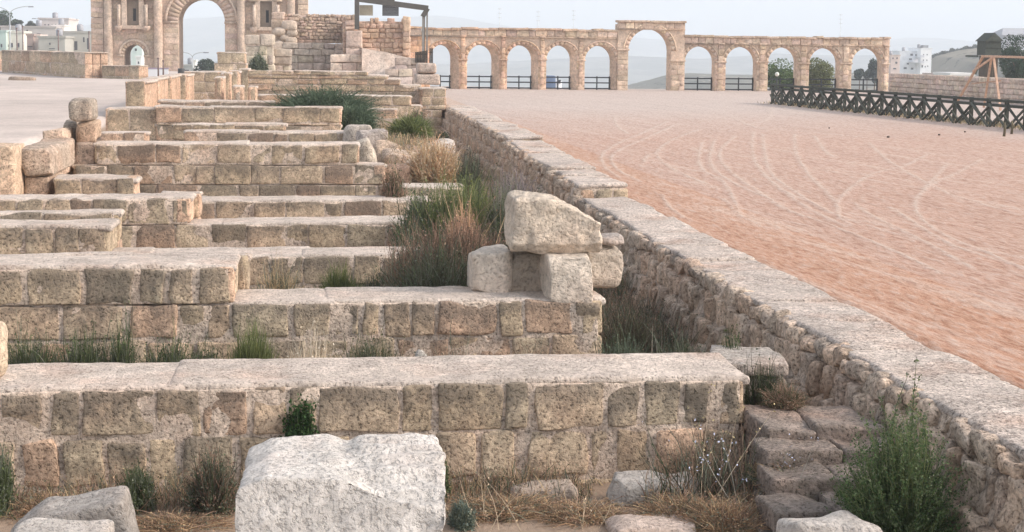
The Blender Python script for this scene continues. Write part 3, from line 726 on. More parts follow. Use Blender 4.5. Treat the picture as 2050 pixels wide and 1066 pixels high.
pxb2('stone_block', 'rough top stone of the freestanding pillar of stones', 138, 180, 33.2, 1.46, 1.98, 1.1, 57, (0.50, 0.42, 0.34), r=.09, lichen=.45)
pxb2('stone_block', 'dark-backed stone between the pitted block and the pillar', 120, 152, 33.8, 0.02, 1.40, 1.5, 58, (0.46, 0.37, 0.29), r=.06, lichen=.35)
# rubble heap right of the tall wall
for i, (px, py, Y, zt, sx_, sz_, lab, col) in enumerate([
        (748, 262, 37, 1.12, .75, .5, 'largest grey boulder of the heap at the broken wall end', (0.48, 0.41, 0.36)),
        (722, 252, 38, 1.2, .8, .3, 'flat pale boulder on top of the heap at the broken wall end', (0.56, 0.49, 0.42)),
        (772, 275, 36, .8, .6, .6, 'warm tan boulder right of the grey one in the heap', (0.56, 0.42, 0.31)),
        (730, 290, 34.8, .92, .5, .5, 'pale boulder at the left foot of the heap', (0.55, 0.47, 0.38)),
        (800, 295, 35.5, .62, .9, .35, 'long low stone below the small bright green bush', (0.54, 0.42, 0.33)),
        (825, 300, 34.5, .48, .4, .35, 'small pointed pale stone among the dry grass', (0.58, 0.47, 0.37)),
        (875, 268, 40, .56, 1.1, .3, 'flat pale ledge stone near the foot of the arena wall', (0.55, 0.49, 0.44)),
        (788, 318, 34.0, .40, .9, .6, 'reddish stone low in the heap beside the wall stub', (0.52, 0.35, 0.25))]):
    hx_ = X_(px, Y * K, zt); gz_ = float(ground_h(np.array(hx_), np.array(Y * K))); sz_ = max(sz_, zt - gz_ + .08)
    loose('boulder', lab, (hx_, Y * K, zt - sz_ / 2), (sx_, .8, sz_), M_STONE, .13, .08, .06, 2.5, .12, 70 + i, col, .1, .1, rotm('Y', (i % 3 - 1) * .15), None, 'boulder', 'boulders heaped at the broken end of the tall wall')
loose('boulder', 'small round white stone on the ground before the second wall', (X_(842, 17.3 * K, -.7), 17.3 * K, -0.68), (.2, .2, .34), None, .09, .04, .03, 6, .05, 81, (0.46, 0.42, 0.37), .1, 0, cat='boulder')
loose('boulder', 'small pale stone in the dark gap right of the second wall', (X_(1262, 17.6 * K, -.8), 17.6 * K, -0.78), (.17, .15, .13), None, .06, .03, .02, 6, .02, 82, (0.55, 0.5, 0.44), -.1, 0, cat='boulder')

# ------------------------------------------------------------------ arcade (starting gates)
YA = 126.0
def zA(px, py, Y=YA): return float(at_y(px, py, Y)[2])
def xA(px, Y=YA): return float(fx(px, Y, 1.5))
def arch_wall(mb, x0, x1, zb, zt, ops, Y, t, col, nseg=14):
    """front/back faces pierced by arches; ops: (a, b, spring_z, splay)"""
    xs = [x0]
    def quad(p): mb.add(p, np.array([[0, 1, 2, 3]]), col)
    cur = x0
    for (a, b, zs, sp_) in ops:
        quad([(cur, Y, zb), (a, Y, zb), (a, Y, zt), (cur, Y, zt)])
        quad([(cur if cur == x0 else cur - 0, Y + t, zb), (a, Y + t, zb), (a, Y + t, zt), (cur, Y + t, zt)])
        th = np.linspace(math.pi, 0, nseg + 1); r = (b - a) / 2; c = (a + b) / 2
        fxp = c + r * np.cos(th); fz = zs + r * np.sin(th)
        b2 = b - sp_; r2 = (b2 - a) / 2; c2 = (a + b2) / 2
        bx = c2 + r2 * np.cos(th); bz = zs + (r2 + sp_ * .35) * np.sin(th)
        for i in range(nseg):
            quad([(fxp[i], Y, fz[i]), (fxp[i + 1], Y, fz[i + 1]), (fxp[i + 1], Y, zt), (fxp[i], Y, zt)])
            quad([(bx[i], Y + t, bz[i]), (bx[i + 1], Y + t, bz[i + 1]), (bx[i + 1], Y + t, zt), (bx[i], Y + t, zt)])
            quad([(fxp[i], Y, fz[i]), (fxp[i + 1], Y, fz[i + 1]), (bx[i + 1], Y + t, bz[i + 1]), (bx[i], Y + t, bz[i])])
        quad([(a, Y, zb), (a, Y, zs), (a, Y + t, zs), (a, Y + t, zb)])
        quad([(b, Y, zb), (b, Y, zs), (b2, Y + t, zs), (b2, Y + t, zb)])
        quad([(b, Y + t, zb), (b2, Y + t, zb), (b2, Y + t, zt), (b, Y + t, zt)])
        cur = b
    quad([(cur, Y, zb), (x1, Y, zb), (x1, Y, zt), (cur, Y, zt)])
    quad([(cur, Y + t, zb), (x1, Y + t, zb), (x1, Y + t, zt), (cur, Y + t, zt)])
    quad([(x0, Y, zt), (x1, Y, zt), (x1, Y + t, zt), (x0, Y + t, zt)])
    quad([(x0, Y, zb), (x0, Y + t, zb), (x0, Y + t, zt), (x0, Y, zt)])
    quad([(x1, Y, zb), (x1, Y + t, zb), (x1, Y + t, zt), (x1, Y, zt)])
def voussoirs(mb, a, b, zs, Y, w_, proud, rng, colf, nv=13, squash=1.0):
    r = (b - a) / 2; c = (a + b) / 2; th = np.linspace(math.pi, 0, nv + 1)
    for i in range(nv):
        t0, t1 = th[i] - 0.012, th[i + 1] + 0.012
        k = 3; ts = np.linspace(t0, t1, k); v = []
        for yy in (Y - proud, Y + 0.1):
            for rr in (r + 0.003, r + w_):
                for q in ts: v.append((c + rr * math.cos(q), yy, zs + rr * math.sin(q)))
        f = []
        for j in range(k - 1):
            f += [(j, j + 1, k + j + 1, k + j), (j, 2 * k + j, 2 * k + j + 1, j + 1), (k + j, k + j + 1, 3 * k + j + 1, 3 * k + j)]
        f += [(0, k, 3 * k, 2 * k), (k - 1, 3 * k - 1, 4 * k - 1, 2 * k - 1)]
        mb.add(v, np.array(f), colf(rng))
def acol(rng, base=(0.50, 0.385, 0.29), j=.16): return np.append(np.array(base) * rng.uniform(1 - j, 1 + j) * np.array([1, rng.uniform(.96, 1.03), rng.uniform(.93, 1.04)]), rng.uniform(0, .35))
rng = np.random.default_rng(77)
arcade = empty('arcade', (float(xA(1300)), YA, 0), 'long sandstone arcade with a taller central arch at the end of the arena', 'arcade')
ORANGE = (0.70, 0.43, 0.28); TAN = (0.62, 0.48, 0.37)
opsA = []
for (a, b, e, cy) in [(861, 900, 918, 89), (935, 983, 999, 89.5), (1015, 1063, 1077, 90.5), (1093.5, 1141, 1154, 91), (1170.5, 1221.5, 1232, 92),
                      (1370.5, 1428.5, 1431, 94), (1452.5, 1512, 1514, 95), (1537, 1595, 1596, 96), (1619.5, 1679, 1680, 97.5), (1704.5, 1763.5, 1764.5, 98)]:
    A_, B_, E_ = xA(a), xA(b), xA(e); s_ = max(0.0, E_ - B_ + 0.0)
    opsA.append((A_, E_, zA((a + b) / 2, cy - 1) - (E_ - A_) / 2, max(0.05, s_ - 0.12)))
cb = (xA(1256.5), xA(1342), zA(1299, 58) - (xA(1342) - xA(1256.5)) / 2, 0.12)
x0A, xcl, xcr, x1A = xA(818), xA(1235), xA(1369), xA(1779)
zt_l, zt_c, zt_r = zA(1030, 57), zA(1300, 42), zA(1570, 73)
BL = -0.4
def blocks_face(mb, x0, x1, z0, z1, Y, rng, base, hh=.42, proud=.05, wmin=.5, wmax=.95, dp=.3):
    z = z0
    while z < z1 - .1:
        h_ = min(hh * rng.uniform(.9, 1.1), z1 - z)
        for (a, b_) in stone_row((x0, x1), rng, wmin, wmax):
            cc = acol(rng, base)
            rbox(mb, ((a + b_) / 2, Y - proud + dp / 2 + rng.uniform(-.012, .012), z + h_ / 2), (b_ - a - .025, dp, h_ - .025), .035, .3, .02, 3, .02, rng.integers(9999), cc[:3], cc[3], .1)
        z += h_
mb = MB(); arch_wall(mb, x0A, xcl, BL, zt_l - .35, opsA[:5], YA, 0.9, (*TAN, .15)); mb.build('left_wing', M_FARSTONE, parent=arcade, smooth=False)
mb = MB(); arch_wall(mb, xcl, xcr, BL, zt_c - .3, [cb], YA - .12, 1.15, (*TAN, .15)); mb.build('central_bay', M_FARSTONE, parent=arcade, smooth=False)
mb = MB(); arch_wall(mb, xcr, x1A, BL, zt_r - .3, opsA[5:], YA, 0.9, (*TAN, .15)); mb.build('right_wing', M_FARSTONE, parent=arcade, smooth=False)
def tintx(x):
    t = np.clip((x - x0A) / (xcl - x0A), 0, 1); return tuple(np.array(ORANGE) * (1 - t) * .8 + np.array(TAN) * (t + .2 * (1 - t)))
allops = opsA[:5] + [cb] + opsA[5:]
for i, (a, b, zs, sp_) in enumerate(allops):
    mb = MB(); Yf = YA - (.12 if i == 5 else 0)
    voussoirs(mb, a, b, zs, Yf, .36 if i == 5 else .27, .05, rng, lambda r_: acol(r_, tintx(a), .08), 15 if i == 5 else 11)
    # outer hood moulding
    r = (b - a) / 2 + (.40 if i == 5 else .30); c_ = (a + b) / 2
    th = np.linspace(math.pi, 0, 19)
    mb.tube(np.stack([c_ + r * np.cos(th), np.full(19, Yf - .05), zs + r * np.sin(th)], 1), .055, acol(rng, tintx(a)), 6)
    mb.build('arch_ring', M_FARSTONE, parent=arcade)
edges = [x0A] + [v for o_ in allops for v in (o_[0], o_[1])] + [x1A]
for i in range(0, len(edges), 2):
    a, b_ = edges[i], edges[i + 1]; Yf = YA
    zs = allops[min(i // 2, 10)][2]
    mb = MB()
    if i // 2 in (5, 6):
        Yf = YA - .12
        if i // 2 == 5: a2, b2 = xcl, b_
        else: a2, b2 = a, xcr
        blocks_face(mb, a2, b2, -.1, zs, Yf, rng, TAN, .42, .05, .5, .8)
        rbox(mb, ((a2 + b2) / 2, Yf + .1, zs + .06), (b2 - a2 + .16, .5, .16), .04, .3, .02, 3, 0, 5, TAN, .3)
        if i // 2 == 5: blocks_face(mb, a, a2, -.1, zs - .6, YA, rng, TAN)
        else: blocks_face(mb, b2, b_, -.1, zs - .6, YA, rng, TAN)
    elif i == 0:
        blocks_face(mb, a, b_, -.1, zt_l - .7, Yf, rng, ORANGE, .5, .05, .5, .9)
    else:
        t_ = tintx((a + b_) / 2)
        blocks_face(mb, a, b_, -.1, zs, Yf, rng, t_, .45, .04, .9, 1.6)
        # pilaster with capital up to the cornice
        pw = min(.5, (b_ - a) * .5); cxp = (a + b_) / 2
        blocks_face(mb, cxp - pw / 2, cxp + pw / 2, -.1, (zt_l if i < 12 else zt_r) - .75, Yf - .07, rng, t_, .5, .05, 1.0, 2.0, .22)
        rbox(mb, (cxp, Yf - .02, zs + .02), (b_ - a + .1, .34, .13), .03, .3, .02, 3, 0, 5, t_, .3)
        rbox(mb, (cxp, Yf - .08, .04), (pw + .16, .34, .25), .03, .3, .02, 3, 0, 5, t_, .3)
        rbox(mb, (cxp, Yf - .08, (zt_l if i < 12 else zt_r) - .68), (pw + .12, .3, .14), .03, .3, .02, 3, 0, 5, t_, .3)
    mb.build('pier', M_FARSTONE, parent=arcade)
for (a, b_, z, Yf, nm) in ((x0A, xcl, zt_l, YA, 'entablature'), (xcl, xcr, zt_c, YA - .12, 'entablature'), (xcr, x1A, zt_r, YA, 'entablature')):
    mb = MB(); x = a
    base = TAN
    blocks_face(mb, a, b_, z - .68, z - .14, Yf, rng, base, .54, .08, .5, 1.1, .4)
    for (p, q) in stone_row((a - .05, b_ + .05), rng, .6, 1.6):
        cc = acol(rng, tintx(p) if p < xcl else TAN)
        rbox(mb, ((p + q) / 2, Yf + .35, z - .08 + rng.uniform(-.07, .05)), (q - p - .01, 1.15, .18), .04, .3, .03, 2, .03, rng.integers(999), cc[:3], .5, .2)
    mb.bar((a, Yf - .12, z - .72), (b_, Yf - .12, z - .72), .1, .07, (*np.array(base) * .9, .5))
    mb.build(nm, M_FARSTONE, parent=arcade)
# timber rails inside the arches
names = ['first rail fence from the left, half hidden behind the ruined steps', 'rail fence in the second arch from the left', 'rail fence in the third arch from the left', 'rail fence in the fourth arch with something blue behind', 'rail fence in the arch just left of the tall central arch',
         'rail fence in the arch just right of the tall central arch', 'rail fence in the second arch right of the central one', 'rail fence in the arch behind the green tree and globe lamp', 'rail fence in the fourth arch from the right end before olive trees', 'rail fence in the last arch on the right']
DK = (0.045, 0.05, 0.055)
for i, o_ in enumerate(opsA):
    a, b_ = o_[0], o_[1] - o_[3]; hgt = .98
    r_ = empty('rail_fence', ((a + b_) / 2, YA + .75, 0), names[i], 'fence', 'dark timber rail fences closing the arches')
    for z in (hgt, hgt * .55, .07):
        m_ = MB(); m_.bar((a - .05, YA + .75, z), (b_ + .05, YA + .75, z), .06, .1, DK); m_.build('rail', M_WOOD, parent=r_, smooth=False)
    for x in ((a + b_) / 2 + .03, b_ - .05):
        m_ = MB(); m_.bar((x, YA + .68, -.3), (x, YA + .68, hgt + .1), .1, .08, DK); m_.build('post', M_WOOD, parent=r_, smooth=False)

# ------------------------------------------------------------------ monumental gateway
YG = 180.0
def xg(px): return float(fx(px, YG, 6))
def zg(py, px=400): return float(at_y(px, py, YG)[2])
gate = empty('gateway', (xg(400), YG, 0), 'huge ancient stone gateway with tall central arch, smaller side arch and columns', 'monument')
GC = (0.56, 0.43, 0.335)
rng = np.random.default_rng(99)
ztg = zg(-150)
sm_l = (xg(247.5), xg(288), zg(90, 268) - (xg(288) - xg(247.5)) / 2, 0)
big = (xg(357), xg(450), zg(-3) - (xg(450) - xg(357)) / 2, 0)
sm_r = (xg(518), xg(558), sm_l[2], 0)
mb = MB(); arch_wall(mb, xg(206), xg(598), -3, ztg, [sm_l, big, sm_r], YG, 6.3, (*GC, .2), 20)
mb.build('wall', M_FARSTONE, parent=gate, smooth=False)
for (a, b_) in ((183, 208), (596, 617)):
    mb = MB(); blocks_face(mb, xg(a), xg(b_), -1, zg(-40), YG - .5, rng, GC, .6, 0, .7, 1.4, 6)
    mb.build('side_pavilion', M_FARSTONE, parent=gate)
# ashlar skin between openings
for (a, b_, za, zb_) in ((226, 247, 0, 93), (288, 308, 0, 93), (228, 306, 57, 78), (327, 357, 45, 170), (451, 475, 45, 170), (492, 515, 0, 93), (545, 574, 50, 93)):
    mb = MB(); z1 = zg(za, a); z0 = zg(min(zb_, 165), a) if zb_ < 170 else -1
    blocks_face(mb, xg(a), xg(b_), min(z0, z1), max(z0, z1), YG, rng, GC, .62, .04, .7, 1.5, .3); mb.build('ashlar_panel', M_FARSTONE, parent=gate)
def gcol(px0, px1, py1, py0, proud, base=True, nm='column'):
    mb = MB(); r = (xg(px1) - xg(px0)) / 2; cx_ = (xg(px0) + xg(px1)) / 2; z0, z1 = zg(py0, px0), zg(py1, px0)
    n_ = max(2, int((z1 - z0) / 1.2)); pr = []
    if base: pr += [(r * 1.45, z0), (r * 1.45, z0 + .35), (r * 1.25, z0 + .4), (r * 1.3, z0 + .6), (r * 1.05, z0 + .75)]
    for i in range(n_ + 1):
        z = z0 + (.8 if base else 0) + (z1 - z0 - .8) * i / n_
        pr += [(r * .965, z - .04), (r, z + .04)] if 0 < i < n_ else [(r, z)]
    mb.lathe(cx_, YG - proud, pr, (0.54, 0.43, 0.34, .15), 20); mb.build(nm, M_FARSTONE, parent=gate)
for a, b_ in ((208, 226), (308, 326), (475, 492), (574, 591)): gcol(a, b_, -110, 150, .35)
for a, b_ in ((236, 243), (290, 297), (506, 513), (553, 560)): gcol(a, b_, -4, 54, .7, False, 'niche_column')
for a, b_ in ((231, 247), (285, 302), (500, 517), (548, 565)):   # brackets
    mb = MB(); cx_ = (xg(a) + xg(b_)) / 2; r = (xg(b_) - xg(a)) / 2
    mb.lathe(cx_, YG - .5, [(r * .35, zg(66)), (r * .9, zg(61)), (r, zg(57)), (r, zg(54))], (0.50, 0.39, 0.31, .1), 12)
    mb.build('bracket', M_FARSTONE, parent=gate)
    mb = MB(); mb.box(xg(a), xg(b_), YG - .9, YG + .1, zg(2), zg(-5), (0.5, 0.4, 0.3, .2)); mb.build('capital', M_FARSTONE, parent=gate)
for a, b_ in ((255, 279.5), (521, 545)):
    mb = MB(); x0_, x1_, z0_, z1_ = xg(a), xg(b_), zg(53), zg(1)
    # niche frame proud of the wall; back panel painted dark as recess shade
    for (p, q, r_, s_) in ((x0_ - .55, x0_, z0_, z1_), (x1_, x1_ + .55, z0_, z1_), (x0_ - .9, x1_ + .9, z0_ - .4, z0_), (x0_ - .55, x1_ + .55, z1_, z1_ + .8)):
        mb.box(p, q, YG - .75, YG + .05, r_, s_, (0.52, 0.41, 0.32, .1))
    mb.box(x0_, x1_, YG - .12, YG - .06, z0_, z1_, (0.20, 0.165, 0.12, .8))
    mb.box(x0_ + (x1_ - x0_) * .48, x0_ + (x1_ - x0_) * .72, YG - .14, YG - .125, z0_ + .5, z0_ + 1.9, (0.02, 0.02, 0.02))  # black slab painted for the darkness of a hole
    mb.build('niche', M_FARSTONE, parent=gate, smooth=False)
for (o_, wv, nv) in ((sm_l, .5, 11), (big, 1.4, 21), (sm_r, .5, 11)):
    mb = MB(); voussoirs(mb, o_[0], o_[1], o_[2], YG, wv, .12, rng, lambda r_: acol(r_, (0.50, 0.385, 0.30), .08), nv)
    r = (o_[1] - o_[0]) / 2 + wv; c_ = (o_[0] + o_[1]) / 2; th = np.linspace(math.pi, 0, 25)
    mb.tube(np.stack([c_ + r * np.cos(th), np.full(25, YG - .14), o_[2] + r * np.sin(th)], 1), .16, (0.55, 0.44, 0.35, .1), 6)
    for x in (o_[0] - wv / 2 - .1, o_[1] + wv / 2 + .1):
        mb.box(x - wv / 2 - .15, x + wv / 2 + .15, YG - .25, YG + .3, o_[2] - .25, o_[2], (0.52, 0.41, 0.32, .3))
    mb.build('archivolt', M_FARSTONE, parent=gate)

# ------------------------------------------------------------------ ruined tower behind the seating
YR = 109.0
def xr(px, Y=YR): return float(fx(px, Y, 3))
def zr(py, px=700, Y=YR): return float(at_y(px, py, Y)[2])
ruin = empty('ruined_tower', (xr(680), YR, 0.5), 'ruined tower of rubble and brick masonry between the gateway and the arcade', 'ruin')
rng = np.random.default_rng(123)
def ruin_part(nm, px0, px1, y1, y0, Y, depth, base, hh, w0, w1, jag=0.0, rnd=.05, lich=.3):
    mb = MB(); x0_, x1_ = xr(px0, Y), xr(px1, Y); z1, z0 = zr(y1, px0, Y), zr(y0, px0, Y)
    rbox(mb, ((x0_ + x1_) / 2, Y + depth / 2, (z0 + z1) / 2 - .1), (x1_ - x0_ - .1, depth, z1 - z0 - .2), .08, .5, .08, 1, 0, 3, np.array(base) * .95, .2)
    z = z0
    while z < z1 - .05:
        h_ = hh * rng.uniform(.75, 1.25)
        for (a, b_) in stone_row((x0_, x1_), rng, w0, w1):
            if z > z1 - h_ * 1.6 and rng.random() < jag: continue
            cc = acol(rng, base, .14); k_ = rng.uniform(.85, 1.08)
            rbox(mb, ((a + b_) / 2, Y + .1 + rng.uniform(-.05, .05), z + h_ / 2), (b_ - a - .03, .45, h_ * k_ - .02), rnd, .25, .03, 2.5, .05, rng.integers(9999), cc[:3], cc[3] * lich * 2, .1)
            if (b_ > x1_ - .01): rbox(mb, (b_ - .12, Y + depth / 2, z + h_ / 2), (.35, depth, h_ - .03), rnd, .35, .03, 2.5, .04, rng.integers(9999), np.array(base) * 1.12, .05)
        z += h_
    return mb.build(nm, M_FARSTONE, parent=ruin)
ruin_part('brick_wall', 566, 690, 27, 86, 109, 1.5, (0.52, 0.395, 0.31), .22, .22, .5, .1, .03, .35)
ruin_part('corner_pier', 543, 568, 28, 86, 108.4, 1.5, (0.53, 0.42, 0.34), .5, .4, .9, .1, .05, .1)
ruin_part('lower_wall', 540, 692, 84, 150, 106.5, 2.0, (0.50, 0.42, 0.35), .42, .5, 1.1, 0, .04, .4)
ruin_part('rubble_wall', 686, 820, 36, 152, 104, 5.0, (0.58, 0.43, 0.335), .34, .25, .8, .35, .06, .4)
ruin_part('quoin_pier', 690, 712, 32, 72, 103.6, 1.0, (0.55, 0.44, 0.36), .35, .35, .6, .3, .08, .1)
ruin_part('quoin_pier', 806, 820, 34, 112, 103.6, 1.0, (0.57, 0.43, 0.33), .45, .4, .5, .0, .05, .05)
ruin_part('buttress', 693, 724, 68, 152, 102.6, 1.2, (0.64, 0.52, 0.43), 1.0, .8, 1.2, 0, .04, .05)
ruin_part('plinth', 661, 752, 124, 160, 101.5, 1.4, (0.64, 0.51, 0.42), .6, .7, 1.4, 0, .05, .05)
ruin_part('fallen_masonry', 490, 548, 86, 150, 100.5, 1.6, (0.50, 0.43, 0.34), .6, .5, 1.1, .3, .1, .6)
ruin_part('fallen_masonry', 546, 582, 95, 150, 102, 1.2, (0.52, 0.43, 0.35), .6, .5, 1.1, .3, .1, .3)
for (px, py, rr) in ((560, 64, .42), (580, 52, .5), (584, 66, .38), (572, 76, .36), (561, 90, .4), (583, 82, .4)):
    mb = MB(); rbox(mb, (xr(px, 107.6), 107.8, zr(py, px, 107.6)), (rr * 2.1, 1.0, rr * 1.5), .3, .15, .05, 2, .05, px, (0.55, 0.45, 0.36), .1); mb.build('boulder', M_FARSTONE, parent=ruin)
# sloping plastered bank at the right foot
mb = MB(); v = []
bk = [(724, 96), (742, 100), (770, 104), (800, 112), (842, 122), (842, 132)]
for i, (px, py) in enumerate(bk):
    for d in (0, 1): v.append((xr(px, 101), 101 + d * 3, zr(py, px, 101)))
for i, (px, py) in enumerate(bk): v.append((xr(px, 101), 99.6, zr(165, px, 101)))
n6 = len(bk)
mb.add(v, [np.array([[2 * i, 2 * i + 2, 2 * i + 3, 2 * i + 1] for i in range(n6 - 1)] + [[2 * n6 + i, 2 * n6 + i + 1, 2 * i + 2, 2 * i] for i in range(n6 - 1)])], (0.56, 0.47, 0.40, .1))
mb.build('plastered_bank', M_FARSTONE, parent=ruin, smooth=False)
for i, (p0, p1, y1, y0, Y, col) in enumerate([(790, 846, 122, 160, 99.4, (0.44, 0.36, 0.31)), (770, 842, 143, 172, 96, (0.48, 0.41, 0.36))]):
    ruin_part('ledge', p0, p1, y1, y0, Y, 1.0, col, .5, .6, 1.3, 0, .04, .4)
YD = 70.5
dr = empty('stone_stack', (float(fx(857, YD, 1.6)), YD, 1.4), 'stack of two rounded pale blocks at the right end of the steps', 'stone block')
for (p0, p1, y1, y0, sd) in ((832, 881, 148, 170, 1), (836, 874, 126, 148, 2)):
    mb = MB(); x0_, x1_ = float(fx(p0, YD, 1.6)), float(fx(p1, YD, 1.6)); z1, z0 = float(at_y(857, y1, YD)[2]), float(at_y(857, y0, YD)[2])
    rbox(mb, ((x0_ + x1_) / 2, YD + .5, (z0 + z1) / 2), (x1_ - x0_, 1.1, z1 - z0 - .03), .1, .12, .03, 3, .04, sd, (0.55, 0.45, 0.38), .15, .1); mb.build('block', M_STONE, parent=dr)

# dark frame over the ruin
YF = 101.0
def xf(px, Y=YF): return float(fx(px, Y, 5))
def zf(py, px=780, Y=YF): return float(at_y(px, py, Y)[2])
STEEL = (0.085, 0.08, 0.07)
fr = empty('metal_frame', (xf(780), YF, 1), 'dark frame with a sloping beam and hanging panels above the ruined tower', 'frame')
def part_bar(root, nm, a, b_, w1, w2, col, mat=None):
    m_ = MB(); m_.bar(a, b_, w1, w2, col); return m_.build(nm, mat or M_METAL, parent=root, smooth=False)
part_bar(fr, 'post', (xf(714.5), YF, zf(60)), (xf(714.5), YF, zf(-40)), .30, .3, STEEL)
part_bar(fr, 'beam', (xf(712), YF, zf(-2, 712)), (xf(857), YF, zf(17, 857)), .25, .34, STEEL)
part_bar(fr, 'upper_beam', (xf(724), YF + .3, zf(-12, 724)), (xf(790), YF + .3, zf(2, 790)), .2, .16, STEEL)
part_bar(fr, 'post', (xf(855), YF, zf(128)), (xf(855), YF, zf(14)), .10, .1, (0.22, 0.21, 0.19))
part_bar(fr, 'hanging_pole', (xf(847), YF, zf(128)), (xf(847), YF, zf(30)), .12, .12, (0.25, 0.24, 0.22))
part_bar(fr, 'hanging_pole', (xf(850.5), YF + .4, zf(128)), (xf(850.5), YF + .4, zf(30)), .07, .07, (0.15, 0.13, 0.11))
part_bar(fr, 'brace', (xf(846), YF, zf(33)), (xf(856), YF, zf(16)), .3, .3, STEEL)
for (p0, p1, y1, y0, c) in ((720, 747, 11, 32, (0.40, 0.35, 0.25)), (766, 799, 5, 32, (0.10, 0.105, 0.11))):
    m_ = MB()
    nsl = 9
    for i in range(nsl):
        za, zb_ = zf(y0, 780), zf(y1, 780)
        m_.box(xf(p0), xf(p1), YF + .5 + .02 * (i % 2), YF + .56, za + (zb_ - za) * i / nsl + .004, za + (zb_ - za) * (i + 1) / nsl, c)
    m_.build('panel', M_METAL, parent=fr, smooth=False)
sh = empty('slatted_gate', (xf(850, 99), 99.2, 1.5), 'small dark slatted gate at the left foot of the arcade', 'gate')
for p0, p1, y1, y0 in ((832, 857, 101, 126), (860.5, 868, 97, 128)):
    m_ = MB(); k_ = 8 if p1 - p0 > 10 else 3
    for i in range(k_):
        xa, xb = xf(p0 + (p1 - p0) * i / k_, 99), xf(p0 + (p1 - p0) * (i + .86) / k_, 99)
        m_.box(xa, xb, 99.2, 99.26, zf(y0, 850, 99), zf(y1 + (4 - i * .5 if k_ == 8 else 0), 850, 99), (0.055, 0.048, 0.04))
    m_.bar((xf(p0, 99), 99.3, zf(y1 + 8, 850, 99)), (xf(p1, 99), 99.3, zf(y1 + 8, 850, 99)), .06, .1, (0.05, 0.045, 0.04))
    m_.build('slatted_leaf', M_WOOD, parent=sh, smooth=False)

# ------------------------------------------------------------------ low walls left of the gateway
o = cross_wall('ashlar_wall', 'long low pinkish ashlar wall at the left in front of the town', 0, 1.6, [(2.72, -6.4, 6.4)], 401, seg=.3, zb=.3, sw=(.9, 1.8), ch=.8, sunlit_end=1, dark=.15, group='low ashlar walls left of the gateway', capc=(0.52, 0.42, 0.34))
pa, pb = at_z(190, 158, .95), at_z(20, 146, .95)
def orient(o, pa, pb, zt=None):
    d = pa - pb; L = math.hypot(d[0], d[1]); mx = (pa + pb) / 2
    o.location = (mx[0], mx[1] + .8, o.location[2]); o.rotation_euler = (0, 0, math.atan2(d[1], d[0])); return L
L = orient(o, pa, pb); o.scale = (L / 12.8, 1, 1)
pa, pb = at_z(292, 160, .95), at_z(204, 158, .95)
o = cross_wall('ashlar_wall', 'lower ashlar wall continuing right toward the white panel', 0, 1.0, [(1.85, -1.55, 1.55)], 402, seg=.3, zb=.3, sw=(.9, 1.8), ch=.75, sunlit_end=.6, dark=.25, group='low ashlar walls left of the gateway', capc=(0.52, 0.42, 0.34))
orient(o, pa, pb)
pa, pb = at_z(24, 141, .95), at_z(-60, 136, .95)
o = cross_wall('ashlar_wall', 'farthest dark rough wall piece at the extreme left', 0, 1.0, [(2.6, -2.6, 2.6)], 403, seg=.3, zb=.3, sw=(.9, 1.8), ch=.75, sunlit_end=.3, dark=.6, group='low ashlar walls left of the gateway', capc=(0.45, 0.36, 0.28))
orient(o, pa, pb)
Yp = 116.0
bp_ = empty('white_panel', (float(fx(316, Yp, 1)), Yp, .9), 'low white painted panel behind two thin dark posts beside the gateway', 'panel')
m_ = MB(); m_.box(float(fx(297, Yp, 1.2)), float(fx(337, Yp, 1.2)), Yp, Yp + .12, .8, float(at_y(316, 139, Yp)[2]), (0.72, 0.74, 0.76)); m_.build('board', M_PAINT, parent=bp_, smooth=False)
m_ = MB(); m_.box(float(fx(295, Yp, 1.2)), float(fx(338, Yp, 1.2)), Yp - .02, Yp + .14, float(at_y(316, 139, Yp)[2]), float(at_y(316, 136, Yp)[2]), (0.35, 0.30, 0.36)); m_.build('top_rail', M_PAINT, parent=bp_, smooth=False)
posts = [(316.5, 117, 158, 114, 'thin dark post left of its twin in front of the white panel'), (326.5, 122, 158, 114, 'thin dark post right of its twin in front of the white panel'),
         (34, 57, 105, 150, 'leftmost rusty pole above the long low ashlar wall'), (46, 53, 105, 152, 'second rusty pole above the ashlar wall'), (117, 62, 105, 150, 'thin pole above the middle of the ashlar wall'), (178.5, 64, 105, 150, 'dark bluish pole left of the gateway')]
for px, y1, y0, Y, lab in posts:
    m_ = MB(); x = float(fx(px, Y, 3)); zt = float(at_y(px, y1, Y)[2]); z0 = float(ground_h(np.array(x), np.array(Y))) - .1
    m_.tube([(x, Y, z0), (x, Y, zt * .6 + z0 * .4), (x, Y, zt)], [.06, .055, .05], (0.16, 0.11, 0.10), 8)
    m_.tube([(x, Y, zt - .05), (x, Y, zt + .05)], [.08, .08], (0.16, 0.11, 0.10), 8)
    tag(m_.build('pole', M_METAL, (x, Y, z0)), lab, 'pole', 'thin metal poles near the gateway')
m_ = MB(); x = float(fx(363, 112, 1)); m_.lathe(x, 112, [(.22, .9), (.25, .95), (.24, 1.1), (.26, 1.2), (.24, 1.35), (.25, 1.6), (.22, 1.64)], (0.06, 0.06, 0.06), 16)
tag(m_.build('barrel', M_METAL, (x, 112, .9)), 'small dark barrel at the foot of the gateway arch', 'barrel')

